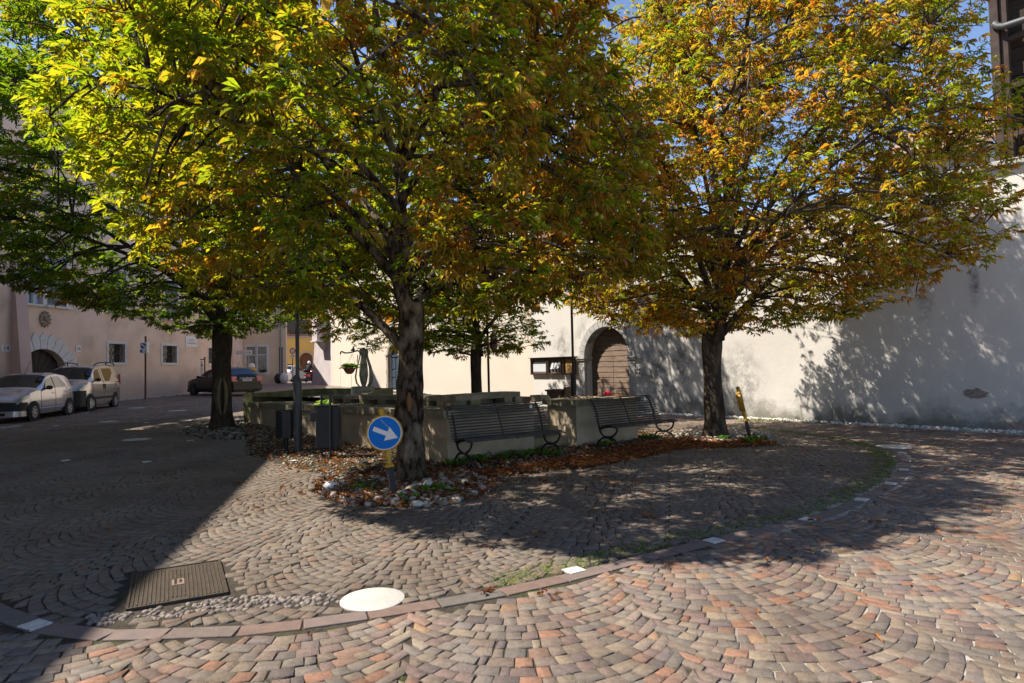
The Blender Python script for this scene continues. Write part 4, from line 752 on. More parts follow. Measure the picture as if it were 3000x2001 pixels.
# raised slab on stub piers
off = .80; gL0 = Vector((-6.3, 17.55, 0)); dLn = (fA - fC).normalized()
kC = fC + (nL + nR) * off / (1 + nL.dot(nR)); sA = fC + nL * off + dLn * 6.6; sD = Vector((.74, 13.5, 0)); sD = fC + nR * off + (fD - fC).normalized() * 2.55
m_ = MB(); rough(m_, sA, kC, nL * .55, (.90, .98), (.99, 1.09), amp=.010); rough(m_, kC, sD, nR * .55, (.99, 1.09), (1.0, 1.10), amp=.010); m_.build('slab', M_cope, fo, smooth='auto')
for i in range(7):
    m_ = MB(); p = sA.lerp(kC, .06 + i * .145); f_ = .06 + i * .145; rough(m_, p - dLn * 0, p - dLn * .34, nL * .3, (.72 + .13 * f_, .90 + .09 * f_), (.72 + .13 * f_, .90 + .09 * f_)); m_.build('stub_pier', M_ledge, fo, smooth='auto')
dRn = (fD - fC).normalized()
for s0, l in ((.35, .28), (1.25, .22), (2.3, .25)): m_ = MB(); p = kC + dRn * s0; rough(m_, p, p + dRn * l, nR * .3, (.86, .995), (.86, .995)); m_.build('stub_pier', M_ledge, fo, smooth='auto')
m_ = MB(); rough(m_, sD - dRn * .14, sD + dRn * .03, nR * .56 - nR * .03, (.1, 1.0), (.1, 1.0)); m_.build('end_pier', M_ledge, fo, smooth='auto')
m_ = MB(); rough(m_, sA + nL * .35, kC + nL * .35, nL * .25, (.3, .90), (.3, .985)); rough(m_, kC + nR * .35, sD + nR * .35, nR * .22, (.3, .99), (.3, 1.0)); m_.build('inner_wall', M_ledge, fo, smooth='auto')
# left mossy return wall and back rim, water
r0, r1 = Vector((-7.75, 18.2, 0)), Vector((-6.4, 20.9, 0)); r2 = Vector((-3.9, 20.6, 0)); r3 = Vector((-4.0, 17.2, 0)); wz = .90
m_ = MB(); rough(m_, r0, r1, Vector((.30, -.12, 0)), (0, 1.0), (0, 1.03)); rough(m_, r1, r2, Vector((0, -.28, 0)), (0, 1.02), (0, 1.0)); rough(m_, r2, r3, Vector((-.28, 0, 0)), (0, .99), (0, .95)); m_.build('basin_wall', mat('green_mossy_stone', (.20, .20, .10), .93, (.10, .11, .045), 2.5, bump=.7, bscale=16, extra=streaks((.30, .28, .17), 3.5, .5, .6)), fo, smooth='auto')
M_water = mat('basin_water', (.01, .03, .06), .04, spec=1.0); m_ = MB(); m_.add([(r0.x + .2, r0.y, wz), (r1.x, r1.y - .1, wz), (r2.x, r2.y - .1, wz), (r3.x - .1, r3.y, wz), (kC.x - .5, kC.y + 1.6, wz), (sA.x + .4, sA.y + .4, wz)], [(0, 1, 2, 3, 4, 5)]); m_.build('water', M_water, fo)
# right block and steps
bA, bB = Vector((1.25, 12.57, 0)), Vector((2.66, 13.6, 0)); dB = (bB - bA).normalized(); nB = Vector((-dB.y, dB.x, 0))
bl = thing('stone_block', 'squat rendered stone block behind the second bench with leaves on its flat top', 'stone block', bA)
m_ = MB(); rough(m_, bA, bB, nB * .9, (-.1, .80), (-.1, .80)); m_.build('body', M_rend, bl, smooth='auto'); m_ = MB(); rough(m_, bA - dB * .07 - nB * .06, bB + dB * .05 - nB * .06, nB * 1.06, (.801, .915), (.801, .905), amp=.016); m_.build('coping', M_cope, bl, smooth='auto')
m_ = MB(); rough(m_, fD + nR * .25, bA + nB * .3, Vector((-.35, .75, 0)), (-.1, .20), (-.1, .20)); rough(m_, fD + nR * .65, bA + nB * .6, Vector((-.35, .6, 0)), (-.1, .38), (-.1, .38)); rough(m_, fD + nR * 1.5 + Vector((.3, .3, 0)), bA + nB * 1.5, Vector((-.25, .3, 0)), (-.1, .98), (-.1, .95)); o = m_.build('stone_steps', M_ledge, smooth='auto'); tag(o, 'mossy stone steps in the gap between fountain ledge and block', 'steps')
# bracket with red bag on the block
m_ = MB(); p = at(1777, 1160, 13.9); p.z = .915
for s_ in (-.13, .13): q = p + dB * s_; m_.box(q.x, q.y, .912, .035, .03, .2)
m_.obox(p + Vector((0, 0, .02)), dB * .19, nB * .03, (0, 0, .02)); tag(m_.build('metal_bracket', mat('grey_green_steel', (.07, .08, .075), .5, metal=.4)), 'small steel bracket with two prongs standing on the stone block', 'bracket')
m_ = MB(); m_.ball(p + dB * .02 + Vector((0, -.05, .065)), .062, 10, (1.5, .8, .8)); m_.ball(p + dB * .09 + Vector((0, -.06, .05)), .045, 8, (1.3, .8, .9)); tag(m_.build('red_bag', mat('red_plastic', (.42, .01, .04), .3), smooth=True), 'crumpled red plastic bag lying between the bracket prongs', 'bag')

# fountain pillar with spout arm
pp = at(1066, 1150, 18.6); pp.z = .9; pz = pp.z; fp = thing('fountain_pillar', 'tall carved stone scroll pillar carrying the iron water spout', 'fountain', pp); X = Vector((1, 0, 0)); Z = Vector((0, 0, 1))
M_scr = mat('carved_limestone', (.36, .34, .29), .9, (.17, .16, .12), 6, bump=.8, bscale=30)
m_ = MB(); m_.obox(pp + Z * .08 + X * -.02, X * .30, (0, .24, 0), Z * .14); m_.build('pedestal', M_scr, fp, bevel=.02)
m_ = MB(); m_.lathe([(.05, .2), (.10, .35), (.135, .55), (.115, .85), (.07, 1.1), (.08, 1.2), (.09, 1.3), (.03, 1.36)], pp, 16, (0, 0, 1), sq=(1, .8)); m_.build('shaft', M_scr, fp, smooth=True)
m_ = MB()
for sg, w_ in ((1, .036), (-1, .018)):
    m_.tube([pp + X * sg * a + Z * h for a, h in ((.13, .22), (.21, .32), (.24, .5), (.19, .8), (.13, 1.0), (.10, 1.12), (.11, 1.24), (.08, 1.32))], [w_ * 1.2, w_ * 1.4, w_ * 1.4, w_ * 1.2, w_, w_, w_ * 1.1, w_], 10)
m_.build('scroll', M_scr, fp, smooth=True)
arm = [at(x, y, 18.6) for x, y in ((1062, 1045), (1050, 1028), (1030, 1032), (1012, 1034), (1000, 1030), (997, 1038))]; m_ = MB(); m_.tube(fcurve(arm, 5), .022, 8); m_.ball(at(1035, 1024, 18.6), .05, 10); m_.ball(at(1030, 1026, 18.6), .03, 8); m_.tube([at(1048, 1040, 18.6), at(1046, 1062, 18.6)], .014, 6); m_.build('spout_arm', M_dark, fp, smooth=True)
M_jet = mat('water_jet', (.55, .6, .65), .1, spec=1)
m_ = MB()
for x_, y0_, y1_ in ((998, 1040, 1143), (1030, 1100, 1146)):
    a_, b_ = at(x_, y0_, 18.6), at(x_ - 1, y1_, 18.6)
    for k in range(26): m_.ball(a_.lerp(b_, (k + .3 * random.random()) / 26), .006, 6, (1, 1, 2.4))
m_.build('water_jet', M_jet, fp, smooth=True)
hp = at(1024, 1096, 18.5); ht = thing('hanging_flower_pot', 'hanging terracotta bowl of bright green plants under the spout arm', 'flower pot', hp)
m_ = MB(); m_.lathe([(.06, 0), (.12, .05), (.17, .14), (.2, .17), (.19, .18), (.15, .16), (0, .15)], hp, 18); m_.build('bowl', mat('terracotta_bowl', (.26, .09, .05), .7), ht, smooth='auto')
m_ = MB(); tp = at(1032, 1036, 18.5)
for a in (0, 2.1, 4.2): m_.tube([hp + Vector((.19 * math.cos(a), .19 * math.sin(a), .17)), tp], .004, 4)
m_.build('chain', M_dark, ht); bush('foliage', ht, np.array([(hp + Vector((random.gauss(0, .09), random.gauss(0, .08), .17 + .06 * random.random())))[:] for _ in range(150)]), .08, .2, [(.18, .34, .05), (.25, .40, .08), (.12, .25, .04)])

# low stone blocks against the buff wall
for px, s_, lab in (((1241, 1150), .34, 'weathered pale mounting stone against the buff wall right of the front trunk'), ((1102, 1146), .4, 'squarish old stone post beside the arched blue door')):
    p = at(px[0], px[1], 33.); p.z = gz(p.x, p.y); m_ = MB(); rough(m_, p, p + Vector((s_ * 1.2, 0, 0)), Vector((0, .4, 0)), (-.1, s_ * 1.3), (-.1, s_ * 1.5), step=.08, amp=.03); tag(m_.build('mounting_stone', M_stonew, smooth='auto'), lab, 'stone')

# ---------------------------------------------------------------- benches
M_bench = mat('bench_steel', (.012, .0125, .015), .5, (.022, .02, .019), 9, spec=.4)
def bench(px_a, px_b, lab, plaque):
    a, b = G(*px_a), G(*px_b); d = (b - a); Lb = d.length; rz = math.atan2(d.y, d.x); t = thing('park_bench', lab, 'bench', a + d / 2, rz, 'slatted steel benches facing the square')
    hl = Lb / 2 + .10
    back = [(.06, .40), (.12, .50), (.17, .62), (.22, .74), (.28, .86), (.36, .94)]; cb = fcurve([(0, y, z) for y, z in back], 6); seat = [(-.34, .425), (-.27, .455), (-.18, .455), (-.06, .435), (.04, .41)]; cs = fcurve([(0, y, z) for y, z in seat], 5)
    base = .34
    def rods(c, n):
        m = MB(); L2 = len(c) - 1
        for k in range(n):
            f = k / (n - 1) * L2; i = min(int(f), L2 - 1); p = c[i].lerp(c[i + 1], f - i); m.tube([(-hl, p.y + base, p.z), (hl, p.y + base, p.z)], .0105, 7)
        return m
    rods(cb, 14).build('backrest', M_bench, t, local=True, smooth='auto'); rods(cs, 8).build('seat', M_bench, t, local=True, smooth='auto')
    for x in (-Lb / 2, Lb / 2):
        m = MB()
        def strip(pts, w_=.028, h_=.012):
            c = fcurve([(x, y + base, z) for y, z in pts], 5); m.tube(c, .019, 6)
        strip([(-.33, .40), (-.29, .32), (-.20, .25), (-.06, .225), (.06, .25), (.13, .33), (.16, .42), (.19, .56), (.23, .70), (.30, .84), (.37, .92)])
        strip([(-.36, 0), (-.32, .10), (-.23, .19), (-.06, .215), (.09, .19), (.19, .10), (.23, 0)])
        strip([(-.33, .40), (-.2, .43), (-.05, .415), (.05, .39), (.13, .35)])
        for k in range(5): m.ball((x, -.12 + base + k * .035, .222), .027, 8)
        m.build('leg', M_bench, t, local=True, smooth=True)
    m = MB(); m.tube(fcurve([(0, y + base + .012, z) for y, z in back], 5), .012, 6); m.tube([(0, y + base, z - .02) for y, z in seat], .012, 6); m.build('middle_brace', M_bench, t, local=True, smooth=True)
    m = MB(); m.lathe([(.04, 0), (.042, .006), (0, .008)], (hl - .28, .26 + base, .865), 16, (0, -.8, .5), sq=(1, .7)); m.build('badge', mat('silver_badge', (.6, .6, .56), .4), t, local=True); return t
bench((1385, 1373), (1644, 1342), 'grey steel slatted bench nearest the front chestnut trunk and pebble ring', 1); bench((1812, 1319), (1977, 1297), 'farther grey slatted bench standing before the stone block', 1)

# ---------------------------------------------------------------- lamp posts, bins
M_post = mat('grey_lamp_paint', (.032, .036, .042), .45, (.045, .047, .05), 5, spec=.5); M_post2 = mat('brown_black_paint', (.022, .018, .016), .5)
def lamp(p, lab, m, h=5.6, grp='tall lamp posts'):
    t = thing('lamp_post', lab, 'lamp post', p, group=grp); mb = MB(); mb.lathe([(.083, -.05), (.08, .02), (.078, 1.26), (.078, 1.30), (.07, 1.35), (.042, 1.40), (.036, 1.44), (.033, h), (0, h + .01)], p, 20); mb.build('pole', m, t, smooth='auto')
    mb = MB(); mb.tube([p + Vector((0, 0, h)), p + Vector((0, 0, h + .1))], .05, 10); mb.lathe([(.05, h + .1), (.28, h + .14), (.34, h + .22), (.2, h + .34), (0, h + .38)], p, 20); hd = mb.build('lamp_head', m, t, smooth='auto'); mb = MB(); mb.lathe([(0, h + .08), (.2, h + .10), (.24, h + .145)], p, 16); mb.build('diffuser', mat('lamp_diffuser', (.7, .7, .68), .3), t, smooth=True); return t
lamp(G(873, 1322), 'grey lamp post between the two litter bins', M_post); p = at(1681, 1164, 18); p.z = 0; lamp(p, 'dark lamp post in front of the notice boards', M_post2)
p = at(1433, 1150, 20.5); p.z = gz(p.x, p.y); t = thing('sign_post', 'slim dark post with a round sign seen edge-on beside the far chestnut', 'sign post', p); m_ = MB(); m_.tube([p, p + Vector((-.03, 0, 5))], .038, 10); m_.build('pole', M_post2, t, smooth='auto'); m_ = MB(); q = at(1445, 1003, 20.4); m_.lathe([(0, -.03), (.30, -.02), (.34, 0), (.33, .05), (.1, .07), (0, .07)], q, 24, (.97, -.25, 0)); m_.build('round_sign', mat('rust_brown_paint', (.12, .035, .02), .6), t, smooth='auto')
M_bin = mat('bin_steel', (.010, .011, .014), .45, (.015, .015, .017), 6, spec=.4)
p = G(838, 1318); t = thing('litter_bin', 'small dark litter bin on a short post left of the lamp post', 'litter bin', p); m_ = MB(); m_.lathe([(.19, .24), (.20, .25), (.20, .75), (.185, .76), (.18, .70), (0, .70)], p, 8); m_.build('bin_body', M_bin, t); m_ = MB(); m_.tube([p, p + Z * .25], .042, 10); m_.lathe([(.1, -.01), (.1, .012), (0, .013)], p, 14); m_.build('post', M_bin, t, smooth='auto')
pb = G(960, 1339); t = thing('litter_bin', 'tall square litter bin in a tubular frame with leaves poking out', 'litter bin', pb); zb = pb.z
m_ = MB(); cB = pb + Vector((0, .08, 0)); m_.obox(cB + Z * .53, (.20, .02, 0), (-.015, .15, 0), (0, 0, .375)); m_.build('bin_body', M_bin, t, bevel=.02); m_ = MB(); m_.obox(cB + Z * .91, (.205, .02, 0), (-.016, .155, 0), (0, 0, .008)); m_.build('rim', M_bin, t)
m_ = MB()
for sx, sy in ((.09, -.13), (-.10, -.02)): m_.tube(fcurve([pb + Vector((sx, sy, 1.12)), pb + Vector((sx, sy, .5)), pb + Vector((sx, sy, .12)), pb + Vector((sx * .8, sy, .03)), pb + Vector((sx * .2, sy - .02, .012))], 5), .019, 10)
m_.lathe([(.22, 0), (.22, .012), (0, .014)], pb, 20, sq=(1, .6)); m_.build('frame', M_bin, t, smooth='auto')
m_ = MB(); m_.obox(pb + Vector((-.245, .02, .72)), (.045, .01, 0), (-.01, .05, 0), (0, 0, .085)); m_.obox(pb + Vector((-.30, .02, .72)), (.012, .003, 0), (-.01, .05, 0), (0, 0, .075)); m_.build('ashtray', M_bin, t, bevel=.006)
tp = thing('potted_weed', 'green leafy cuttings sticking out of the tall litter bin', 'cuttings', pb + Z * .9); bush('foliage', tp, np.array([(pb + Vector((-.08 + random.gauss(0, .05), .06, .93)))[:] for _ in range(40)]), .06, .15, [(.12, .28, .04), (.3, .42, .2)])
# brown wheelie bin behind the fountain
p = at(1632, 1165, 19.5); p.z = 0; t = thing('wheelie_bin', 'brown wheeled refuse bin with open lid and red-white reflective stripes', 'refuse bin', p); ax = Vector((.90, -.42, 0)); ay = Vector((.42, .90, 0))
M_wb = mat('brown_plastic', (.11, .06, .045), .5, (.15, .09, .07), 6); m_ = MB(); lo_, hi_ = .2, .24; m_.add([p + ax * sx * lo_ + ay * sy * .2 + Z * .05 for sx, sy in ((-1, -1), (1, -1), (1, 1), (-1, 1))] + [p + ax * sx * hi_ + ay * sy * .27 + Z * .86 for sx, sy in ((-1, -1), (1, -1), (1, 1), (-1, 1))], [(0, 1, 5, 4), (1, 2, 6, 5), (2, 3, 7, 6), (3, 0, 4, 7), (0, 3, 2, 1)]); 
for a_, b_, c_ in ((ax * .27, ay * .02, -ay * .29), (ax * .27, ay * .02, ay * .29), (ax * .02, ay * .29, -ax * .27), (ax * .02, ay * .29, ax * .27)): m_.obox(p + c_ + Z * .86, a_, b_, Z * .025)
m_.build('bin_body', M_wb, t, bevel=.008); m_ = MB(); m_.obox(p + ax * .34 + Z * .68, ax * .02 + Z * -.0, ay * .27, Z * .28 - ax * -.03); m_.tube([p + ax * .3 - ay * .18 + Z * .9, p + ax * .3 - ay * .18 + Z * 1.0, p + ax * .3 + ay * .18 + Z * 1.0, p + ax * .3 + ay * .18 + Z * .9], .014, 6); m_.build('lid', M_wb, t, bevel=.01)
m_ = MB(); 
for f_, cc in ((-ay, ax), (-ax, ay)):
    for k in (-1, 1): m_.prism([p + f_ * .265 + cc * (.02 * k) + Z * .52, p + f_ * .27 + cc * (.2 * k) + Z * .74, p + f_ * .27 + cc * (.2 * k) + Z * .62, p + f_ * .262 + cc * (.02 * k) + Z * .42], f_ * .006)
m_.build('reflective_stripe', mat('reflective_white', (.75, .72, .70), .4), t); m_ = MB()
for f_, cc in ((-ay, ax), (-ax, ay)):
    m_.prism([p + f_ * .262 + cc * .02 + Z * .41, p + f_ * .27 + cc * .2 + Z * .61, p + f_ * .27 + cc * .2 + Z * .5, p + f_ * .258 + cc * .02 + Z * .33], f_ * .006); m_.prism([p + f_ * .262 + cc * -.02 + Z * .41, p + f_ * .27 + cc * -.2 + Z * .61, p + f_ * .27 + cc * -.2 + Z * .5, p + f_ * .258 + cc * -.02 + Z * .33], f_ * .006)
m_.build('reflective_stripe', mat('reflective_red', (.5, .03, .02), .4), t)

# ---------------------------------------------------------------- arrow signs
M_yb = mat('yellow_sign_paint', (.50, .27, .008), .4, (.38, .20, .01), 10, spec=.5, bump=.05); M_bl = mat('sign_blue', (.001, .13, .48), .5, (.003, .14, .45), 8, spec=.15); M_ar = mat('arrow_white', (.70, .64, .58), .5); M_ps = mat('grey_square_post', (.018, .016, .017), .55, (.035, .03, .03), 12)
def arrow_sign(p, lean, face, lab, rot=0.):
    """p base, lean = top direction, face = disc normal"""
    t = thing('arrow_sign', lab, 'road sign', p, group='tilted yellow arrow signs'); u = Vector(lean).normalized(); f = Vector(face); f = (f - u * f.dot(u)).normalized(); s = u.cross(f) * -1; R = .225
    m = MB(); m.prism([p - u * .1 + s * .045 * math.cos(a) + f * .045 * math.sin(a) for a in [math.pi / 4 + k * math.pi / 2 for k in range(4)]], u * .46) if False else m.obox(p + u * .14, s * .042, f * .036, u * .235); m.build('post', M_ps, t, bevel=.012)
    m = MB(); m.lathe([(.052, .365), (.062, .37), (.062, .39), (.04, .41), (.032, .43), (.036, .45), (.042, .50), (.034, .56), (.03, .59)], p, 16, u); m.build('collar', M_yb, t, smooth='auto')
    c = p + u * (.57 + R); m = MB(); m.lathe([(0, -.075), (R * .8, -.075), (R * .93, -.055), (R * .99, -.03), (R, .03), (R + .002, .036), (R * .955, .042), (R * .955, .036), (0, .036)], c, 48, f); m.build('casing', M_yb, t, smooth='auto')
    m = MB(); m.lathe([(0, -.02), (.03, -.015), (.032, .01), (.034, .03), (.042, .05), (.038, .075), (.02, .092), (0, .096)], c + u * R, 16, u); m.tube([c + u * (R * .97) - f * .02 - s * .07, c + u * (R * .97) - f * .02 + s * .07], .012, 6); m.build('finial', M_yb, t, smooth='auto')
    m = MB(); m.lathe([(0, .0375), (R * .925, .0375), (R * .925, .0405), (0, .0405)], c, 48, f); dsc = m.build('disc', M_ar, t); m = MB(); m.lathe([(0, .041), (R * .88, .041), (R * .88, .043), (0, .043)], c, 48, f); m.build('blue_face', M_bl, t)
    a = math.radians(-34) + rot; s = -s; dx = s * math.cos(a) + u * math.sin(a); dy = -s * math.sin(a) + u * math.cos(a)
    pts = [(-.72, .13), (.13, .13), (.13, .43), (.83, 0), (.13, -.43), (.13, -.13), (-.72, -.13)]; m = MB(); m.prism([c + f * .0436 + dx * (x * R * .93) + dy * (y * R * .95) for x, y in pts], f * .0015); m.build('arrow', M_ar, t)
    return t, c, u, s, f, R
tp = at(1119, 1223, 7.97); bp = G(1155, 1455); t, c, u, s, f, R = arrow_sign(bp, tp - bp, Vector((.30, -.95, 0)), 'leaning yellow and blue arrow sign in front of the nearest trunk', 0.06)
m_ = MB(); rr = random.Random(3)
for k in range(9): 
    x0 = -.02 + k * .011; m_.tube([c + f * .0445 + s * (x0 + .01 * math.sin(j * 1.9 + k)) + u * (.17 - k * .016 + .012 * math.cos(j * 2.3 + k * 2)) for j in range(6)], .0013, 4)
m_.build('scratches', mat('scratch', (.45, .58, .68), .6), t)
tp = at(2170, 1170, 13.4); bp = G(2198, 1284); arrow_sign(bp, tp - bp, Vector((.93, -.32, 0)), 'leaning yellow arrow sign seen edge-on beside the right-hand trunk')

# ---------------------------------------------------------------- small signs
p = G(426, 1160); px_ = at(426, 1158, 31.4); px_.z = gz(px_.x, px_.y); t = thing('parking_sign', 'white boxed no-parking sign with small symbols on a brown pole before the pink house', 'road sign', px_); zt = at(426, 985, 31.4).z
m_ = MB(); m_.tube([px_, Vector((px_.x, px_.y, zt))], .045, 8); m_.build('pole', mat('brown_pole', (.10, .05, .03), .7), t, smooth='auto')
u0 = at(413, 1035, 31.2); u1 = at(434, 1003, 31.2); cx = (u0 + u1) / 2; hw = (u1.x - u0.x) / 2; hh = (u1.z - u0.z) / 2; cx = Vector((cx.x, 31.2, cx.z))
m_ = MB(); m_.obox(cx, (hw, 0, 0), (0, .1, 0), (0, 0, hh)); m_.build('box', M_plate, t, bevel=.03)
m_ = MB(); m_.lathe([(.135, 0), (.135, .004), (0, .004)], cx + Vector((0, -.102, .1)), 24, (0, -1, 0)); m_.box(cx.x - .11, cx.y - .102, cx.z - .22, .12, .006, .12); m_.build('blue_disc', mat('sign_blue_dark', (.01, .09, .28), .4), t)
m_ = MB(); m_.obox(cx + Vector((0, -.108, .1)), (.12, 0, -.09), (0, .0015, 0), (.02, 0, .027)); m_.build('diagonal_bar', M_plate, t); m_ = MB(); m_.obox(cx + Vector((.12, -.104, -.16)), (.05, 0, .05), (0, .002, 0), (.012, 0, -.012)); m_.obox(cx + Vector((.09, -.104, -.19)), (.035, 0, 0), (0, .002, 0), (0, 0, .02)); m_.build('broom_symbol', M_yb, t); text('P', M_plate, t, cx + Vector((-.11, -.106, -.16)), (1, 0, 0), (0, 0, 1), .12)
# direction sign
Yd = 43.; c0, c1 = at(691, 1038, Yd), at(737, 1027, Yd); t = thing('direction_sign', 'white restaurant direction sign with black arrow on a thin pole behind the black car', 'road sign', at(728, 1120, Yd)); cx = (c0 + c1) / 2
m_ = MB(); m_.obox(cx, ((c1.x - c0.x) / 2, 0, 0), (0, .04, 0), (0, 0, .14)); m_.build('board', M_plate, t, bevel=.01); m_ = MB(); pq = at(728, 1120, Yd); m_.tube([(pq.x, Yd + .06, .3), (pq.x, Yd + .06, cx.z)], .022, 8); m_.build('pole', mat('galvanised', (.4, .41, .43), .4, metal=.5), t)
text('RISTORANTE', M_ink, t, cx + Vector((-.16, -.042, .055)), (1, 0, 0), (0, 0, 1), .085); text("ALL' AMICIZIA", M_ink, t, cx + Vector((-.16, -.042, -.05)), (1, 0, 0), (0, 0, 1), .095)
m_ = MB(); ax_ = cx + Vector((.44, -.043, 0)); m_.obox(ax_ - Vector((.03, 0, 0)), (.06, 0, 0), (0, .002, 0), (0, 0, .014))
for sg in (-1, 1): m_.obox(ax_ + Vector((.01, 0, sg * .03)), (.045, 0, -sg * .04), (0, .002, 0), (.012, 0, sg * .012)); m_.obox(ax_ - Vector((.2, 0, 0)), (.05, 0, sg * .05), (0, .0015, 0), (.006, 0, -sg * .006))
m_.build('arrow', M_ink, t)
# no-entry-to-vehicles roundel
Yn = 46.; cc = at(857, 1028, Yn); t = thing('round_sign', 'round white sign with red border and a small plate below at the lane entrance', 'road sign', at(857, 1120, Yn)); bq = at(857, 1118, Yn)
m_ = MB(); m_.tube([(bq.x, Yn + .05, .5), (bq.x, Yn + .05, cc.z + .25)], .03, 8); m_.build('pole', M_ps, t); m_ = MB(); m_.lathe([(.21, 0), (.21, .01), (0, .01)], cc, 28, (0, -1, 0)); m_.build('disc', mat('red_ring', (.35, .01, .02), .4), t); m_ = MB(); m_.lathe([(.155, .01), (.155, .014), (0, .014)], cc, 28, (0, -1, 0)); m_.build('white_centre', mat('sign_grey_white', (.55, .56, .56), .5), t); m_ = MB(); m_.obox(at(857, 1043, Yn), (.19, 0, 0), (0, .01, 0), (0, 0, .11)); m_.build('plate', M_plate, t); text('0 - 24', M_ink, t, at(857, 1043, Yn) + Vector((0, -.012, 0)), (1, 0, 0), (0, 0, 1), .11)
# vertical banner frame left of the barred window
Yb = 36.; t = thing('banner_stand', 'narrow white banner in a rusty iron frame at the pink house corner', 'banner', at(596, 1140, Yb)); m_ = MB(); a_, b_ = at(600, 1140, Yb), at(600, 1052, Yb); m_.tube([a_, b_], .035, 6); m_.tube([b_ - Z * .03, at(587, 1052, Yb) - Z * .03], .03, 6); m_.ball(b_ + Z * .06, .06, 8); m_.build('frame', mat('rusty_frame', (.09, .045, .03), .8), t); m_ = MB(); k0, k1 = at(588, 1118, Yb), at(594, 1058, Yb); m_.obox((k0 + k1) / 2, ((k1.x - k0.x) / 2, 0, 0), (0, .02, 0), (0, 0, (k1.z - k0.z) / 2)); m_.build('banner', M_plate, t)
m_ = MB(); 
for zz in (.35, -.3): m_.ball((k0 + k1) / 2 + Vector((.03, -.02, zz)), .05, 8, (1, .2, 1))
m_.build('emblem', mat('violet_print', (.12, .05, .12), .6), t)
# ice cream cone figure
Yi = 47.; ci = at(737, 1118, Yi); ci.z = gz(ci.x, ci.y); t = thing('ice_cream_figure', 'big yellow and white ice cream cone display figure behind the black car', 'display figure', ci); zt = at(735, 1062, Yi).z; k = zt - ci.z
m_ = MB(); m_.lathe([(.08, 0), (.12, .05), (.2, k * .35), (.34, k * .72), (.31, k * .78), (0, k * .78)], ci, 20); m_.build('cone', mat('cone_yellow', (.62, .38, .02), .4, (.5, .28, .02), 9), t, smooth='auto'); m_ = MB(); m_.ball(ci + Z * (k * .84), .25, 14, (1, 1, .95)); m_.build('scoop', M_plate, t, smooth=True); m_ = MB(); m_.ball(ci + Vector((-.32, .1, k * .66)), .24, 14); m_.build('scoop', mat('pink_scoop', (.35, .03, .06), .4), t, smooth=True)

# ---------------------------------------------------------------- vehicles
M_tyre = mat('tyre_rubber', (.018, .018, .02), .8); M_rim = mat('alloy_rim', (.42, .42, .44), .35, metal=.6); M_bump = mat('dark_bumper_plastic', (.025, .026, .03), .6); M_cg = mat('car_glass', (.006, .009, .010), .03, spec=.9, coat=.5); M_cw = mat('windscreen_glass', (.010, .014, .014), .06, spec=.25)
M_hl = mat('headlight_lens', (.32, .35, .36), .1, (.14, .16, .18), 9, spec=1., coat=1); M_red = mat('rear_lamp_red', (.38, .012, .01), .2, spec=.8, coat=.6); M_np = mat('number_plate', (.6, .6, .6), .5)
def paint(n, c, metal=.45): return mat(n, c, .26, spec=.6, metal=metal, coat=1.)
WRAP = {}
def lampglass(t, nm, mt, xa, xb, u0, u1, S, ox=.012):
    for sg in (1, -1):
        m = MB(); m.grid(lambda a, b: (lambda v: Vector((v.x + ox, (v.y + .010) * sg, v.z + .010)))(S(xa + (xb - xa) * a, u0 + (u1 - u0) * ((1 - .8 * max(0, .5 - a)) * b + .4 * max(0, .5 - a)))), 12, 8); m.build(nm, mt, t, smooth=True, local=True, fix=False)
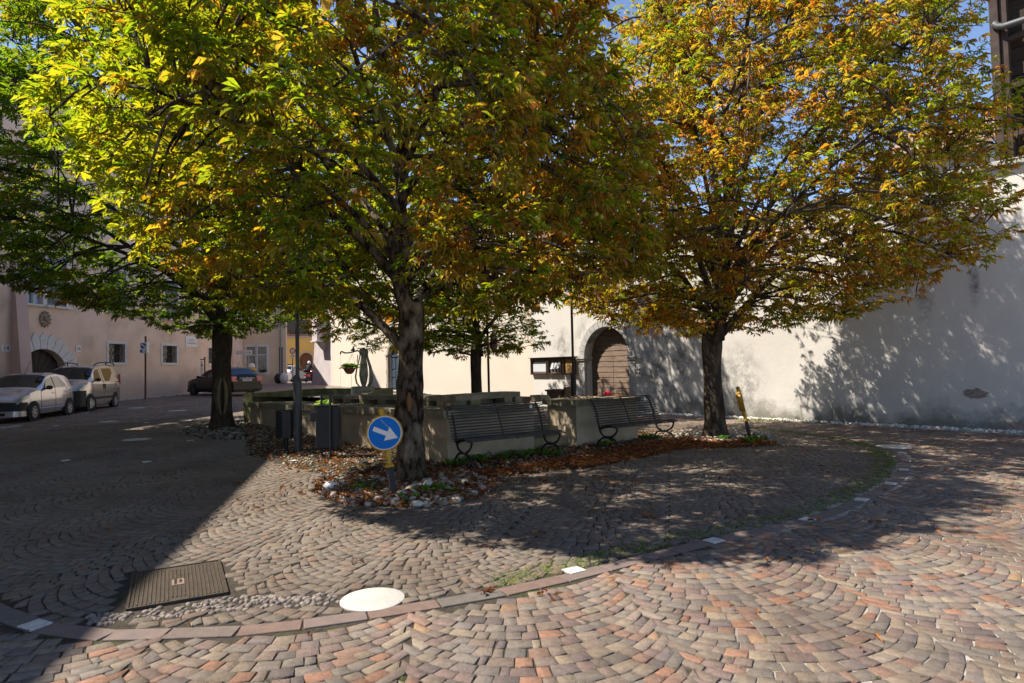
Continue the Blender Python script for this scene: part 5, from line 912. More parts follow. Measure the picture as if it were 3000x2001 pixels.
def car(name, lab, p, heading, Wd, ST, P_, cowl, rfront, rrear, bodym, wr, xf, xr, side, rimm, extra=None, doors=(), tail=None, steer=0):
    t = thing(name, lab, 'car', p, math.atan2(heading[1], heading[0])); xs_ = np.array([s_[0] for s_ in ST])[::-1]; zb_ = np.array([s_[1] for s_ in ST])[::-1]; zr_ = np.array([s_[2] for s_ in ST])[::-1]; wf_ = np.array([s_[3] for s_ in ST])[::-1]
    xd_ = np.linspace(xs_[0], xs_[-1], 241); kn_ = np.hanning(13); kn_ /= kn_.sum(); sm_ = lambda a: np.convolve(np.pad(np.interp(xd_, xs_, a), 6, mode='reflect', reflect_type='odd'), kn_, 'valid')
    zb_, zr_, wf_ = sm_(zb_), sm_(zr_), sm_(wf_); ends_ = (xs_[0], xs_[-1]); xs_ = xd_
    def S(x, u):
        zb, zr, wf = np.interp(x, xs_, zb_), np.interp(x, xs_, zr_), np.interp(x, xs_, wf_); w_ = Wd / 2 * wf; gh = max(0, zr - zb); k = min(1, gh / .25)
        rows = [(w_ * .90, .20), (w_ * .99, .36), (w_ * 1.0, zb * .72), (w_ * .965, zb), (w_ * .955 - gh * .30 - (1 - k) * w_ * .10, max(zr - .05 * k, zb + .012)), (w_ * (.62 - .06 * k), zr + (.03 - .02 * k)), (0, zr + (.045 - .015 * k))]
        i = min(int(u), 5); f_ = u - i; return Vector((x, rows[i][0] * (1 - f_) + rows[i + 1][0] * f_, rows[i][1] * (1 - f_) + rows[i + 1][1] * f_))
    sx = np.linspace(xs_[0], xs_[-1], 72); us = [0, .33, .66, 1, 1.33, 1.66, 2, 2.33, 2.66, 3, 3.33, 3.66, 3.9, 4, 4.15, 4.5, 5, 5.5, 6]; m = MB(); n_ = len(us)
    for sg in (1, -1):
        V_ = [S(x, u) for x in sx for u in us]; V_ = [Vector((v.x, v.y * sg, v.z)) for v in V_]; m.add(V_, [(i * n_ + j, (i + 1) * n_ + j, (i + 1) * n_ + j + 1, i * n_ + j + 1) for i in range(len(sx) - 1) for j in range(n_ - 1)])
    for xe in (xs_[0], xs_[-1]): V_ = [S(xe, u) for u in us]; m.add(V_ + [Vector((v.x, -v.y, v.z)) for v in V_[::-1]], [tuple(range(2 * n_))])
    body = m.build('body', bodym, t, smooth='auto', local=True)
    def patch(nm, x0, x1, u0, u1, mt, off=.006, mirror=True, only=None, nx_=10, nu_=8, cut=None, both=False, par=None):
        if both:
            m = MB()
            def fn(a, b):
                x = x0 + (x1 - x0) * a; u = u0 + (12 - 2 * u0) * b; sg = 1 if u <= 6 else -1; v = S(x, u if u <= 6 else 12 - u); e = S(x + .02, u if u <= 6 else 12 - u); nn = Vector((-(e.z - v.z), 0, .02)).normalized(); nn = nn if nn.z > 0 else -nn
                return Vector((v.x, v.y * sg, v.z)) + nn * off
            m.grid(fn, nx_, 20); return m.build(nm, mt, t, smooth=True, local=True)
        out = []
        for sg in ((1, -1) if only is None else (only,)):
            m = MB()
            def fn(a, b):
                x = x0 + (x1 - x0) * a; lo, hi = (u0, u1) if cut is None else cut(a, u0, u1); v = S(x, lo + (hi - lo) * b); return Vector((v.x, (v.y + off) * sg, v.z + off * .3))
            m.grid(fn, nx_, nu_); out.append(m.build(nm, mt, par or t, smooth=True, local=True))
        return out
    def wrap(nm, mt, x0, z0, z1, off=.014, bulge=.03, nz_=5, front=1, amax=.5):
        xe = xs_[-1] if front > 0 else xs_[0]; m = MB()
        def fn(a, b):
            sg = -1 if a < .5 else 1; q = min(a, 1 - a) / .5
            if q < .55: x = x0 + (xe - x0) * (q / .55) ** .7; y = Wd / 2 * np.interp(x, xs_, wf_) * .995 + off
            else: k = (q - .55) / .45; y = (Wd / 2 * np.interp(xe, xs_, wf_) + off) * (1 - k); x = xe + front * (off + bulge * k ** .5)
            return Vector((x, sg * y, z0 + (z1 - z0) * b))
        m.grid(fn, 60, nz_); return m.build(nm, mt, t, smooth=True, local=True, fix=False)
    WRAP[t.name] = (wrap, S)
    for (a, b, c) in side: patch('side_window', a, b, 3.08, 3.86, M_cg, .007, cut=c)
    patch('windscreen', cowl - .04, rfront + .05, 4.12, 6, M_cw, .008, both=True); patch('rear_window', rrear[0], rrear[1], 4.2, 6, M_cg, .008, both=True)
    m = MB(); m.obox((0, 0, .26), ((xs_[-1] - xs_[0]) / 2 - .1, 0, 0), (0, Wd / 2 - .12, 0), (0, 0, .08)); m.build('underbody', M_tyre, t, local=True)
    for x in (xf, xr):
        for sg in (1, -1):
            m = MB(); m.lathe([(wr + .055, 0), (wr + .055, .004), (0, .004)], (x, sg * (Wd / 2 - .006), wr), 28, (0, sg, 0)); m.build('wheel_arch', M_tyre, t, local=True)
            wp = bpy.data.objects.new('wheel', None); COL.objects.link(wp); wp.parent = t; wp.location = (x, sg * (Wd / 2 - .085), wr); wp.rotation_euler = (0, 0, steer if x == xf else 0)
            m = MB(); m.lathe([(wr * .62, -.09), (wr * .9, -.09), (wr * .985, -.07), (wr, -.04), (wr, .04), (wr * .985, .075), (wr * .9, .096), (wr * .66, .10), (wr * .62, .06)], (0, 0, 0), 28, (0, sg, 0)); m.build('tyre', M_tyre, wp, local=True, smooth='auto')
            m = MB(); m.lathe([(wr * .66, .06), (wr * .64, .098), (wr * .58, .085), (wr * .5, .05), (0, .05)], (0, 0, 0), 28, (0, sg, 0))
            for k in range(7): a = k * 2 * math.pi / 7; dd_ = Vector((math.cos(a), 0, math.sin(a))); m.obox(dd_ * wr * .34 + Vector((0, sg * .078, 0)), dd_ * wr * .3, Vector((0, .012, 0)), dd_.cross(Vector((0, 1, 0))) * wr * .075)
            m.lathe([(wr * .16, .05), (wr * .14, .1), (0, .1)], (0, 0, 0), 14, (0, sg, 0)); m.build('rim', rimm, wp, local=True, smooth='auto')
    for sg in (1, -1):
        m = MB(); v = S(cowl - .42, 3.1); m.ball((v.x + .03, sg * (v.y + .12), v.z + .04), .1, 10, (.75, 1.0, .72)); m.tube([(v.x, sg * v.y, v.z), (v.x + .02, sg * (v.y + .1), v.z + .01)], .025, 6); m.build('wing_mirror', P_.get('mirror', M_bump), t, local=True, smooth=True)
    m = MB()
    for x, top in doors:
        for sg in (1, -1):
            pts = [S(x, u) for u in (.6, 1, 1.5, 2, 2.5, 3, 3.4, 3.95)[:8 if top else 6]]; m.tube([(q.x, (q.y + .001) * sg, q.z) for q in pts], .006, 4)
    m.build('door_gap', M_tyre, t, local=True)
    m = MB()
    for x in P_['handles']:
        for sg in (1, -1): v = S(x, 2.55); m.obox((v.x, sg * (v.y + .01), v.z), (.085, 0, 0), (0, .014, 0), (0, 0, .018 if not P_.get('vert') else .02)) if not P_.get('vert') else m.obox((v.x, sg * (v.y + .01), v.z - .02), (.022, 0, 0), (0, .014, 0), (0, 0, .09))
    m.build('door_handle', P_['hm'], t, local=True, bevel=.004); return t, S, patch, body
Z3 = Vector((0, 0, 1)); M_silver = paint('silver_paint', (.50, .50, .56), .6); M_silver2 = paint('warm_silver_paint', (.54, .51, .50), .6)
# silver hatchback
wl0, wl1 = G(105, 1233), G(193, 1217); h = Vector((.22, -.975, 0)).normalized(); left = Vector((-h.y, h.x, 0)); wb = 2.37; mid = (wl0 + wl1) / 2 - left * .80; mid.z = gz(mid.x, mid.y)
STy = [(1.80, .60, .60, .72), (1.76, .68, .68, .82), (1.62, .76, .76, .91), (1.35, .85, .85, .97), (1.0, .93, .93, .99), (.80, .95, 1.0, 1.0), (.1, .955, 1.40, 1.0), (-.2, .96, 1.47, 1.0), (-.7, .97, 1.49, 1.0), (-1.2, 1.0, 1.44, .98), (-1.45, 1.0, 1.34, .96), (-1.68, .98, 1.02, .92), (-1.80, .85, .87, .86)]
t, S, patch, body = car('hatchback', 'small silver hatchback with grey bumper parked at the left, nearest the camera', mid, h, 1.66, STy, dict(handles=(-.08, -.95), hm=M_silver), .80, .0, (-1.30, -1.62), M_silver, .285, 1.16, -1.2, [(.62, -.18, lambda a, lo, hi: (lo, lo + (hi - lo) * min(1, .12 + a * 1.9))), (-.26, -1.02, lambda a, lo, hi: (lo, hi - (hi - lo) * .75 * max(0, a - .55) * 2))], M_rim, doors=((.72, 0), (-.22, 1), (-1.05, 0)))
wrap = WRAP[t.name][0]; wrap('front_bumper', M_bump, 1.47, .34, .60); wrap('bumper_skirt', M_silver, 1.47, .17, .335, .012)
m_ = MB(); m_.obox((1.86, 0, .555), (.008, 0, 0), (0, .30, 0), (0, 0, .035)); m_.obox((1.855, 0, .25), (.008, 0, 0), (0, .36, 0), (0, 0, .045)); m_.build('grille', M_tyre, t, local=True, bevel=.01)
lampglass(t, 'headlight', M_hl, 1.34, 1.775, 2.35, 4.3, S)
m_ = MB(); v = S(.1, 6); m_.tube([(-.05, 0, 1.47), (-.30, .03, 1.90)], .006, 4); m_.ball((-.05, 0, 1.48), .02, 6); m_.build('antenna', M_dark, t, local=True); m_ = MB(); m_.tube([(.72, .5, 1.02), (.66, -.1, 1.06)], .01, 4); m_.tube([(.72, .0, 1.03), (.66, -.55, 1.04)], .01, 4); m_.build('wiper', M_dark, t, local=True)
m_ = MB(); [m_.tube([tuple(S(x, 1.02) + Vector((0, .008, 0))) for x in np.linspace(.85, -.85, 12)], .012, 5)]; m_.build('side_crease', M_silver, t, local=True)
# van
wl0, wl1 = G(262, 1206), G(335, 1192); h = (wl0 - wl1); h.z = 0; h.normalize(); left = Vector((-h.y, h.x, 0)); mid = (wl0 + wl1) / 2 - left * .82; mid.z = gz(mid.x, mid.y)
STv = [(1.98, .72, .72, .74), (1.93, .84, .84, .86), (1.75, .95, .95, .94), (1.45, 1.04, 1.04, .98), (1.22, 1.10, 1.12, 1.0), (.55, 1.08, 1.58, 1.0), (.25, 1.06, 1.68, 1.0), (-.4, 1.04, 1.73, 1.0), (-1.2, 1.04, 1.74, 1.0), (-1.7, 1.05, 1.70, .99), (-1.88, 1.05, 1.62, .97), (-1.95, 1.02, 1.20, .96), (-1.98, .9, .92, .94)]
t, S, patch, body = car('small_van', 'silver tall people-carrier van with black roof rails parked behind the hatchback', mid, h, 1.72, STv, dict(handles=(.0, -.18), hm=M_bump, vert=1), 1.20, .40, (-1.89, -1.94), M_silver2, .30, 1.26, -1.26, [(.82, .10, lambda a, lo, hi: (lo, lo + (hi - lo) * min(1, .3 + a * 2.2))), (-.28, -1.28, lambda a, lo, hi: (lo + (hi - lo) * .75 * max(0, a - .45) * 1.6, hi))], M_rim, doors=((1.0, 0), (-.08, 1), (-1.35, 0)), steer=-.45)
wrap = WRAP[t.name][0]; wrap('front_bumper', M_bump, 1.60, .20, .78, .016, .05, 8)
m_ = MB(); m_.obox((2.05, 0, .36), (.008, 0, 0), (0, .4, 0), (0, 0, .07)); m_.build('grille', M_tyre, t, local=True)
lampglass(t, 'headlight', M_hl, 1.42, 1.93, 2.5, 4.4, S)
for sg in (1, -1):
    m_ = MB(); m_.tube(fcurve([(.30, sg * .62, 1.70), (.05, sg * .66, 1.80), (-.8, sg * .67, 1.84), (-1.55, sg * .66, 1.80), (-1.72, sg * .64, 1.72)], 5), .022, 6); m_.tube([(-.75, sg * .67, 1.72), (-.75, sg * .67, 1.83)], .02, 6); m_.build('roof_rail', M_bump, t, local=True, smooth=True)
    m_ = MB(); v = S(-1.93, 2.8); m_.obox((-1.90, sg * .785, 1.15), (.03, 0, 0), (0, .045, 0), (.02, 0, .20)); m_.build('rear_lamp', M_red, t, local=True, bevel=.01)
    m_ = MB(); m_.grid(lambda a, b: Vector((lambda v: (v.x, (v.y + .012) * sg, v.z))(S(.85 - 1.75 * a, 1.15 + .22 * b))), 10, 2); m_.build('rub_strip', M_bump, t, local=True)
    m_ = MB(); m_.tube([(lambda v: (v.x, (v.y + .004) * sg, v.z))(S(-1.45 - .45 * k / 4, 3.0)) for k in range(5)], .018, 5); m_.build('slider_rail', M_tyre, t, local=True)
m_ = MB(); m_.tube([(.15, 0, 1.71), (.02, 0, 2.05)], .006, 4); m_.ball((.15, 0, 1.72), .02, 6); m_.build('antenna', M_dark, t, local=True); m_ = MB(); m_.tube([(1.14, .55, 1.17), (1.1, -.1, 1.19)], .01, 4); m_.build('wiper', M_dark, t, local=True)
# black estate, seen from behind
a_ = math.radians(35); h = Vector((-math.cos(a_), math.sin(a_), 0)); rgt = Vector((h.y, -h.x, 0)); FL = G(572, 1158.5); FL.z = 0; mid = FL - h * 1.29 + rgt * .80; mid.z = gz(mid.x, mid.y)
STs = [(2.28, .55, .55, .72), (2.22, .68, .68, .84), (2.0, .76, .76, .93), (1.6, .85, .85, .98), (1.1, .92, .93, 1.0), (.35, .94, 1.32, 1.0), (0, .95, 1.42, 1.0), (-.6, .96, 1.46, 1.0), (-1.3, .97, 1.44, 1.0), (-1.75, .98, 1.38, .99), (-2.12, .98, 1.03, .97), (-2.24, .90, .93, .93), (-2.28, .8, .82, .90)]
M_blk = mat('black_paint', (.007, .007, .007), .3, spec=.25, coat=.25)
t, S, patch, body = car('estate_car', 'black estate car parked with its tail lights towards us behind the left trunk', mid, h, 1.77, STs, dict(handles=(-.2, -1.05), hm=M_blk, mirror=M_blk), 1.08, .30, (-1.80, -2.10), M_blk, .315, 1.36, -1.24, [(.85, -.22, lambda a, lo, hi: (lo, lo + (hi - lo) * min(1, .15 + a * 1.8))), (-.3, -1.1, lambda a, lo, hi: (lo, hi)), (-1.18, -1.72, lambda a, lo, hi: (lo, hi - (hi - lo) * .6 * a))], mat('dark_alloy', (.06, .06, .065), .4, metal=.5), doors=((1.0, 0), (-.26, 1), (-1.15, 0)))
for sg in (1, -1): m_ = MB(); m_.obox((-2.215, sg * .70, .86), (.055, 0, 0), (-.01 * sg, .155, 0), (.05, 0, .15)); m_.build('rear_lamp', M_red, t, local=True, bevel=.03)
m_ = MB(); m_.obox((-2.30, 0, .42), (.06, 0, 0), (0, .84, 0), (0, 0, .17)); m_.build('rear_bumper', M_blk, t, local=True, bevel=.05); m_ = MB(); m_.obox((-2.30, 0, .80), (.008, 0, .006), (0, .26, 0), (.0, 0, .055)); m_.build('number_plate', M_np, t, local=True); text('CK 483 LZ', M_ink, t, t.location + Vector((-2.311, 0, .80)), (0, -1, 0), (0, 0, 1), .09)
m_ = MB(); m_.obox((-2.28, 0, .90), (.01, 0, 0), (0, .42, 0), (0, 0, .012)); m_.ball((-2.29, 0, .93), .03, 8, (.4, 1, 1)); m_.build('chrome_strip', M_rim, t, local=True); m_ = MB(); m_.tube([(-1.4, 0, 1.47), (-1.62, 0, 1.75)], .006, 4); m_.build('antenna', M_dark, t, local=True)
# lane: part of a light car
p = at(843, 1122, 57); p.z = gz(p.x, p.y)
t, S, patch, body = car('lane_car', 'pale compact car half hidden at the lane mouth beyond the round sign', p + Vector((0, 1.5, 0)), Vector((.15, 1, 0)), 1.6, STy, dict(handles=(-.08,), hm=M_silver), .80, .0, (-1.30, -1.62), paint('pale_car_paint', (.5, .5, .5), .2), .28, 1.16, -1.2, [(.6, -.9, None)], M_rim)
for sg in (1, -1): m_ = MB(); m_.obox((-1.74, sg * .66, .85), (.04, 0, 0), (0, .07, 0), (0, 0, .14)); m_.build('rear_lamp', M_red, t, local=True, bevel=.01)
# scooter and rider
p = G(906, 1119.5); dS = Vector((.10, 1, 0)).normalized(); t = thing('scooter', 'red and black motor scooter ridden away up the lane', 'scooter', p, math.atan2(dS.y, dS.x))
def bodym(nm, shapes, m, bev=.03): 
    mb = MB(); [mb.ball(c, 1, 12, r) for c, r in shapes]; return mb.build(nm, m, t, local=True, smooth=True)
for x in (-.62, .62):
    m_ = MB(); m_.lathe([(.14, -.06), (.24, -.055), (.26, 0), (.24, .055), (.14, .06)], (x, 0, .26), 20, (0, 1, 0)); m_.lathe([(.14, -.03), (.05, -.05), (.05, .05), (.14, .03)], (x, 0, .26), 12, (0, 1, 0)); m_.build('wheel', M_tyre, t, local=True, smooth='auto')
M_redp = paint('red_scooter_paint', (.5, .03, .01), .1); bodym('tail_fairing', [((-.35, 0, .58), (.42, .19, .17)), ((-.62, 0, .62), (.18, .14, .10))], M_redp); bodym('seat', [((-.2, 0, .76), (.42, .16, .07))], M_tyre); bodym('front_shield', [((.48, 0, .65), (.14, .24, .34))], M_redp); bodym('footboard', [((.12, 0, .36), (.38, .2, .07))], M_tyre); bodym('top_box', [((-.72, 0, .98), (.20, .22, .16))], M_tyre)
m_ = MB(); m_.tube([(.55, 0, .8), (.45, 0, 1.02)], .03, 8); m_.tube([(.42, .3, 1.0), (.45, 0, 1.03), (.42, -.3, 1.0)], .018, 8)
for sg in (1, -1): m_.tube([(.45, sg * .2, 1.0), (.5, sg * .32, 1.2)], .008, 4); m_.ball((.5, sg * .34, 1.22), .06, 8, (.3, 1, .7))
m_.build('handlebar', M_dark, t, local=True); m_ = MB(); m_.obox((-.82, 0, .62), (.02, 0, 0), (0, .1, 0), (0, 0, .04)); m_.build('tail_lamp', M_red, t, local=True); m_ = MB(); m_.obox((-.86, 0, .42), (.006, 0, 0), (0, .09, 0), (0, 0, .07)); m_.build('number_plate', M_np, t, local=True)
def skinned(name, joints, edges, mt, parent=None, root=0, sub=2):
    me = bpy.data.meshes.new(name); me.from_pydata([j[:3] for j in joints], edges, []); o = bpy.data.objects.new(name, me); COL.objects.link(o); o.modifiers.new('skin', 'SKIN'); me.skin_vertices[0].data.foreach_set('radius', [r for j in joints for r in (j[3], j[4] if len(j) > 4 else j[3])])
    for i, v in enumerate(me.skin_vertices[0].data): v.use_root = (i == root)
    s_ = o.modifiers.new('sub', 'SUBSURF'); s_.levels = s_.render_levels = sub; me.materials.append(mt); o.parent = parent; return o
rd = thing('person', 'rider in dark jacket and white helmet seated on the scooter, seen from behind', 'person', p, math.atan2(dS.y, dS.x)); J = [(-.22, 0, .86, .15, .11), (-.18, 0, 1.05, .15, .11), (-.08, 0, 1.28, .19, .12), (-.02, 0, 1.42, .09, .08), (.0, 0, 1.50, .055), (.02, 0, 1.62, .10)]
E_ = [(0, 1), (1, 2), (2, 3), (3, 4), (4, 5)]
for sg in (1, -1):
    k = len(J); J += [(-.04, sg * .20, 1.38, .07), (.08, sg * .30, 1.16, .05), (.34, sg * .30, 1.05, .036), (.44, sg * .28, 1.01, .03)]; E_ += [(2, k), (k, k + 1), (k + 1, k + 2), (k + 2, k + 3)]
    for fk in range(4): J.append((.49, sg * (.25 + fk * .02), 1.0 - .004 * fk, .009)); E_.append((k + 3, len(J) - 1))
    J.append((.46, sg * .24, .99, .010)); E_.append((k + 3, len(J) - 1))
    k = len(J); J += [(-.15, sg * .11, .84, .10), (.22, sg * .19, .80, .075), (.15, sg * .2, .42, .05), (.26, sg * .2, .40, .04)]; E_ += [(0, k), (k, k + 1), (k + 1, k + 2), (k + 2, k + 3)]
skinned('body', J, E_, mat('dark_jacket', (.02, .022, .03), .8), rd)
m_ = MB(); m_.ball((.02, 0, 1.66), .145, 18, (1.08, .95, 1.0)); m_.build('helmet', mat('white_helmet', (.75, .74, .72), .25, spec=.6), rd, local=True, smooth=True); m_ = MB(); m_.ball((.10, 0, 1.63), .10, 12, (.8, 1.0, .6)); m_.build('visor', M_cg, rd, local=True, smooth=True)

# ---------------------------------------------------------------- chestnut trees
M_bark = mat('chestnut_bark', (.10, .075, .052), .95, (.022, .016, .011), 12, bump=2.6, bscale=22, spec=.1, stretch=(1, 1, .5), c3=(.26, .22, .165), s3=4.5, lo=.44, hi=.56)
M_barkd = mat('dark_bark', (.07, .055, .042), .95, (.035, .028, .022), 9, bump=2., bscale=22, spec=.1, stretch=(1, 1, .4), c3=(.12, .10, .07), s3=5.)
def prof(P, z): return np.interp(z, [p[0] for p in P], [p[1] for p in P], left=0, right=0)
def tree(lab, base, P, tr, fork, top, seed, nl, nsub, ntw, per, lsize, colfn, lean=(0, 0), limbs=None, bark=None, knots=(), crown_off=(0, 0), kind='chestnut_tree', inner=.35, clear=None, hspan=.55):
    rg = np.random.default_rng(seed); rr = random.Random(seed); base = Vector(base); t = thing(kind, lab, 'tree', base, group='horse chestnut trees round the fountain'); bark = bark or M_barkd
    cx, cy = base.x + crown_off[0], base.y + crown_off[1]; b0 = base.z; coff = lambda z: min(1, max(0, (z - fork) / 2.2)) - 1
    def env(az, z):
        return prof(P, z) * (1 + .16 * noise.noise(Vector((math.cos(az) * 1.6, math.sin(az) * 1.6, z * .45 + seed))) + .10 * noise.noise(Vector((math.cos(az) * 4, math.sin(az) * 4, z * 1.1 + seed))))
    m = MB(); zs = [-.1, 0, .12, .35, .7, 1.1, 1.6, 2.0, fork, fork + .5]; path = []; rad = []
    for i, z in enumerate(np.linspace(-.1, fork + .35, 46)):
        path.append(base + Vector((lean[0] * z + .02 * math.sin(z * 2.1 + seed), lean[1] * z, z))); r = tr * (1 + .38 * math.exp(-max(z, 0) * 4.2) - .07 * z / fork + .10 * math.exp(-((z - fork) / .35) ** 2))
        for kz, ka, kr in knots: r *= 1 + kr * math.exp(-((z - kz) / .16) ** 2)
        rad.append(r)
    m.tube(path, rad, 36, jit=.13)
    nodes = []; rads = []
    fk = path[-1]
    def addpath(pts, r0, r1, n=7, jit=0., reg=True):
        c = fcurve(pts, 4); k = len(c); rs = [r0 + (r1 - r0) * (i / (k - 1)) ** .8 for i in range(k)]; m.tube(c, rs, n, jit=jit)
        if reg:
            for i in range(1, k): nodes.append(c[i][:]); rads.append(rs[i])
        return c
    # leader
    L = []; 
    for i in range(7): z = fork + .1 + (top - fork) * .86 * i / 6; L.append(Vector((base.x + lean[0] * fork + crown_off[0] * (i / 6) + .12 * math.sin(i * 1.7 + seed), base.y + crown_off[1] * (i / 6) + .12 * math.cos(i * 1.3 + seed), b0 + z)))
    lead = addpath(L, tr * .74, .025, 12, .06)
    for i in range(nl):
        az = i * 2.399 + rr.uniform(-.3, .3) + seed; f_ = (i / nl) ** 1.1; h0 = fork - .15 + (top - fork) * hspan * f_; zt = b0 + fork + .8 + (top - fork) * (.10 + .75 * f_) + rr.uniform(-.3, .5)
        if limbs and i < len(limbs): az, h0, zt = limbs[i]; zt += b0
        r = .86 * env(az, zt - b0); s0 = Vector(L[0]).lerp(Vector(L[-1]), max(0, (h0 - fork) / ((top - fork) * .86))) if h0 > fork else Vector((base.x + lean[0] * h0, base.y + lean[1] * h0, b0 + h0))
        e = Vector((cx + r * math.cos(az), cy + r * math.sin(az), zt)); mid1 = s0.lerp(e, .33) + Vector((0, 0, .30 + .1 * r)) * (.5 if hspan > .3 else .9) * 1.0 + Vector((rr.uniform(-.15, .15), rr.uniform(-.15, .15), 0)); mid2 = s0.lerp(e, .68) + Vector((rr.uniform(-.2, .2), rr.uniform(-.2, .2), .22 + .05 * r))
        addpath([s0, s0.lerp(mid1, .45) + Vector((0, 0, .06)), mid1, mid2, e], tr * (.48 - .22 * f_), .018, 9, .06)
    tk = m.build('trunk', bark, t, smooth=True)
    m = MB()
    def sample(n, lo):
        out = []; zr = [p[0] for p in P]
        while len(out) < n:
            z = rr.uniform(zr[0], zr[-1]); R_ = prof(P, z)
            if rr.random() > (R_ / max(p[1] for p in P)) ** 1.0: continue
            az = rr.uniform(0, 2 * math.pi); q = env(az, z); f_ = lo + (1 - lo) * rr.random() ** .55; px_, py_ = cx + crown_off[0] * coff(z) + q * f_ * math.cos(az), cy + crown_off[1] * coff(z) + q * f_ * math.sin(az)
            if clear and rr.random() < clear(px_, py_, z): continue
            out.append((px_, py_, b0 + z))
        return np.array(out)
    def connect(A, r0, r1, n, reg, droop):
        NA = np.array(nodes); RA = np.array(rads); newn = []; newr = []; ends = []
        for p in A:
            d = np.linalg.norm((NA - p) * np.array([1, 1, 1.3]), axis=1) + .6 * np.maximum(0, np.hypot(NA[:, 0] - cx, NA[:, 1] - cy) - math.hypot(p[0] - cx, p[1] - cy)) + .5 * np.maximum(0, NA[:, 2] - p[2] + .1)
            k = int(np.argmin(d)); a = Vector(NA[k]); e = Vector(p); Ld = (e - a).length
            md = a.lerp(e, .5) + Vector((rr.uniform(-.12, .12), rr.uniform(-.12, .12), droop)) * Ld * .5; c = fcurve([a, md, e], 3 if reg else 2); q = len(c); rs = [min(RA[k], r0) + (r1 - min(RA[k], r0)) * i / (q - 1) for i in range(q)]
            m.tube(c, rs, n, caps=False)
            if reg:
                for i in range(1, q): newn.append(c[i][:]); newr.append(rs[i])
            ends.append((a, md, e))
        nodes.extend(newn); rads.extend(newr); return ends
    connect(sample(nsub, inner + .1), .030, .012, 6, True, .22)
    tw = connect(sample(ntw, inner), .009, .004, 4, True, .12)
    m.build('branches', bark, t, smooth=True)
    # leaves
    P0 = []; OUT = []
    for a, md, e in tw:
        dr = (e - a); hd = Vector((e.x - cx, e.y - cy, 0)); hd = hd.normalized() if hd.length > .01 else Vector((1, 0, 0)); dr = dr.normalized() if dr.length > 1e-4 else hd
        for k in range(per):
            f_ = .35 + .65 * (k + rr.random()) / per; q = a.lerp(md, f_ * 2) if f_ < .5 else md.lerp(e, f_ * 2 - 1); az = rr.uniform(0, 6.283); o_ = (Vector((math.cos(az), math.sin(az), rr.uniform(-.15, .5))) + dr * .5 + hd * .35).normalized()
            ln = rr.uniform(.06, .20); P0.append((q + o_ * ln)[:]); OUT.append(o_[:])
    P0 = np.array(P0); OUT = np.array(OUT); n = len(P0)
    # leaf frames
    hz = OUT * np.array([1, 1, .55]); hz /= np.linalg.norm(hz, axis=1, keepdims=True) + 1e-9
    N = np.column_stack([rg.normal(0, .33, n), rg.normal(0, .33, n), np.ones(n)]) + hz * .35; N -= hz * (N * hz).sum(1, keepdims=True); N /= np.linalg.norm(N, axis=1, keepdims=True); B = np.cross(N, hz)
    S_ = lsize * rg.uniform(.65, 1.2, n); cc, ce, dry = colfn(P0, rg)
    ang = np.radians([-118, -72, -34, 0, 34, 72, 118]); rel = [.62, .82, .96, 1.05, .96, .82, .62]; keep7 = rg.random(n) < .35
    PP, DD, NN, SS_, WW, CU, C1, C2 = ([] for _ in range(8))
    for j, (a, s_) in enumerate(zip(ang, rel)):
        if j in (0, 6): sel = keep7
        else: sel = rg.random(n) < .96
        k = sel.sum(); aa = a * rg.uniform(.85, 1.15, k) + rg.normal(0, .12, k); droop = rg.normal(.22, .22, k) + .12 * dry[sel]
        D = hz[sel] * np.cos(aa)[:, None] + B[sel] * np.sin(aa)[:, None]; Dn = D * np.cos(droop)[:, None] - N[sel] * np.sin(droop)[:, None]; N2 = N[sel] * np.cos(droop)[:, None] + D * np.sin(droop)[:, None]
        PP.append(P0[sel]); DD.append(Dn); NN.append(N2); SS_.append(S_[sel] * s_ * rg.uniform(.85, 1.12, k)); WW.append(rg.uniform(.75, 1.1, k) * (1.0 - .35 * dry[sel])); CU.append(rg.uniform(.05, .45, k) + 1.0 * dry[sel] * rg.random(k)); jit = rg.uniform(.85, 1.15, (k, 1)); C1.append(cc[sel] * jit); C2.append(ce[sel] * jit)
    V, Q_, T_, C = leaflets(*[np.concatenate(x) for x in (PP, DD, NN, SS_, WW, CU, C1, C2)]); npmesh('crown', V - np.array(base[:]), Q_, M_leaf, t, C, tri=T_); return t, P0
def pick(cols, rg, n, p=None): return np.array(cols)[rg.choice(len(cols), n, p=p)]
GRN = [(.060, .125, .010), (.085, .165, .012), (.115, .20, .015), (.045, .10, .012), (.15, .22, .015)]; YEL = [(.25, .26, .02), (.30, .285, .025), (.18, .23, .016)]; BRN = [(.34, .135, .022), (.40, .18, .03), (.25, .09, .02), (.42, .25, .06), (.30, .17, .03)]
def colours(dryness, yelf):
    def fn(P, rg):
        n = len(P); nzv = np.array([noise.noise(Vector((p[0] * .7, p[1] * .7, p[2] * .7))) for p in P]); d = np.clip(dryness(P) + nzv * .5 + rg.normal(0, .22, n), 0, 1); y = np.clip(yelf(P) + rg.normal(0, .25, n), 0, 1)
        g_ = pick(GRN, rg, n); ye = pick(YEL, rg, n); br = pick(BRN, rg, n); c = g_ * (1 - y[:, None]) + ye * y[:, None]; kb = np.clip((d - .62) * 3, 0, 1)[:, None]; cc = c * (1 - kb) + br * kb; ke = np.clip((d - .22) * 2.2, 0, 1)[:, None]; ce = c * (1 - ke) + br * ke; return cc, ce, d
    return fn
ct = G(1207, 1410); rt = G(2095, 1280); bt = G(650, 1252); kt = at(1397, 1150, 19.6); kt.z = gz(kt.x, kt.y)
PC_ = [(2.35, 0.9), (2.55, 2.8), (2.9, 3.4), (3.6, 3.9), (4.6, 4.0), (5.6, 3.8), (6.6, 3.4), (7.6, 2.4), (8.3, 1.1), (8.8, .3)]
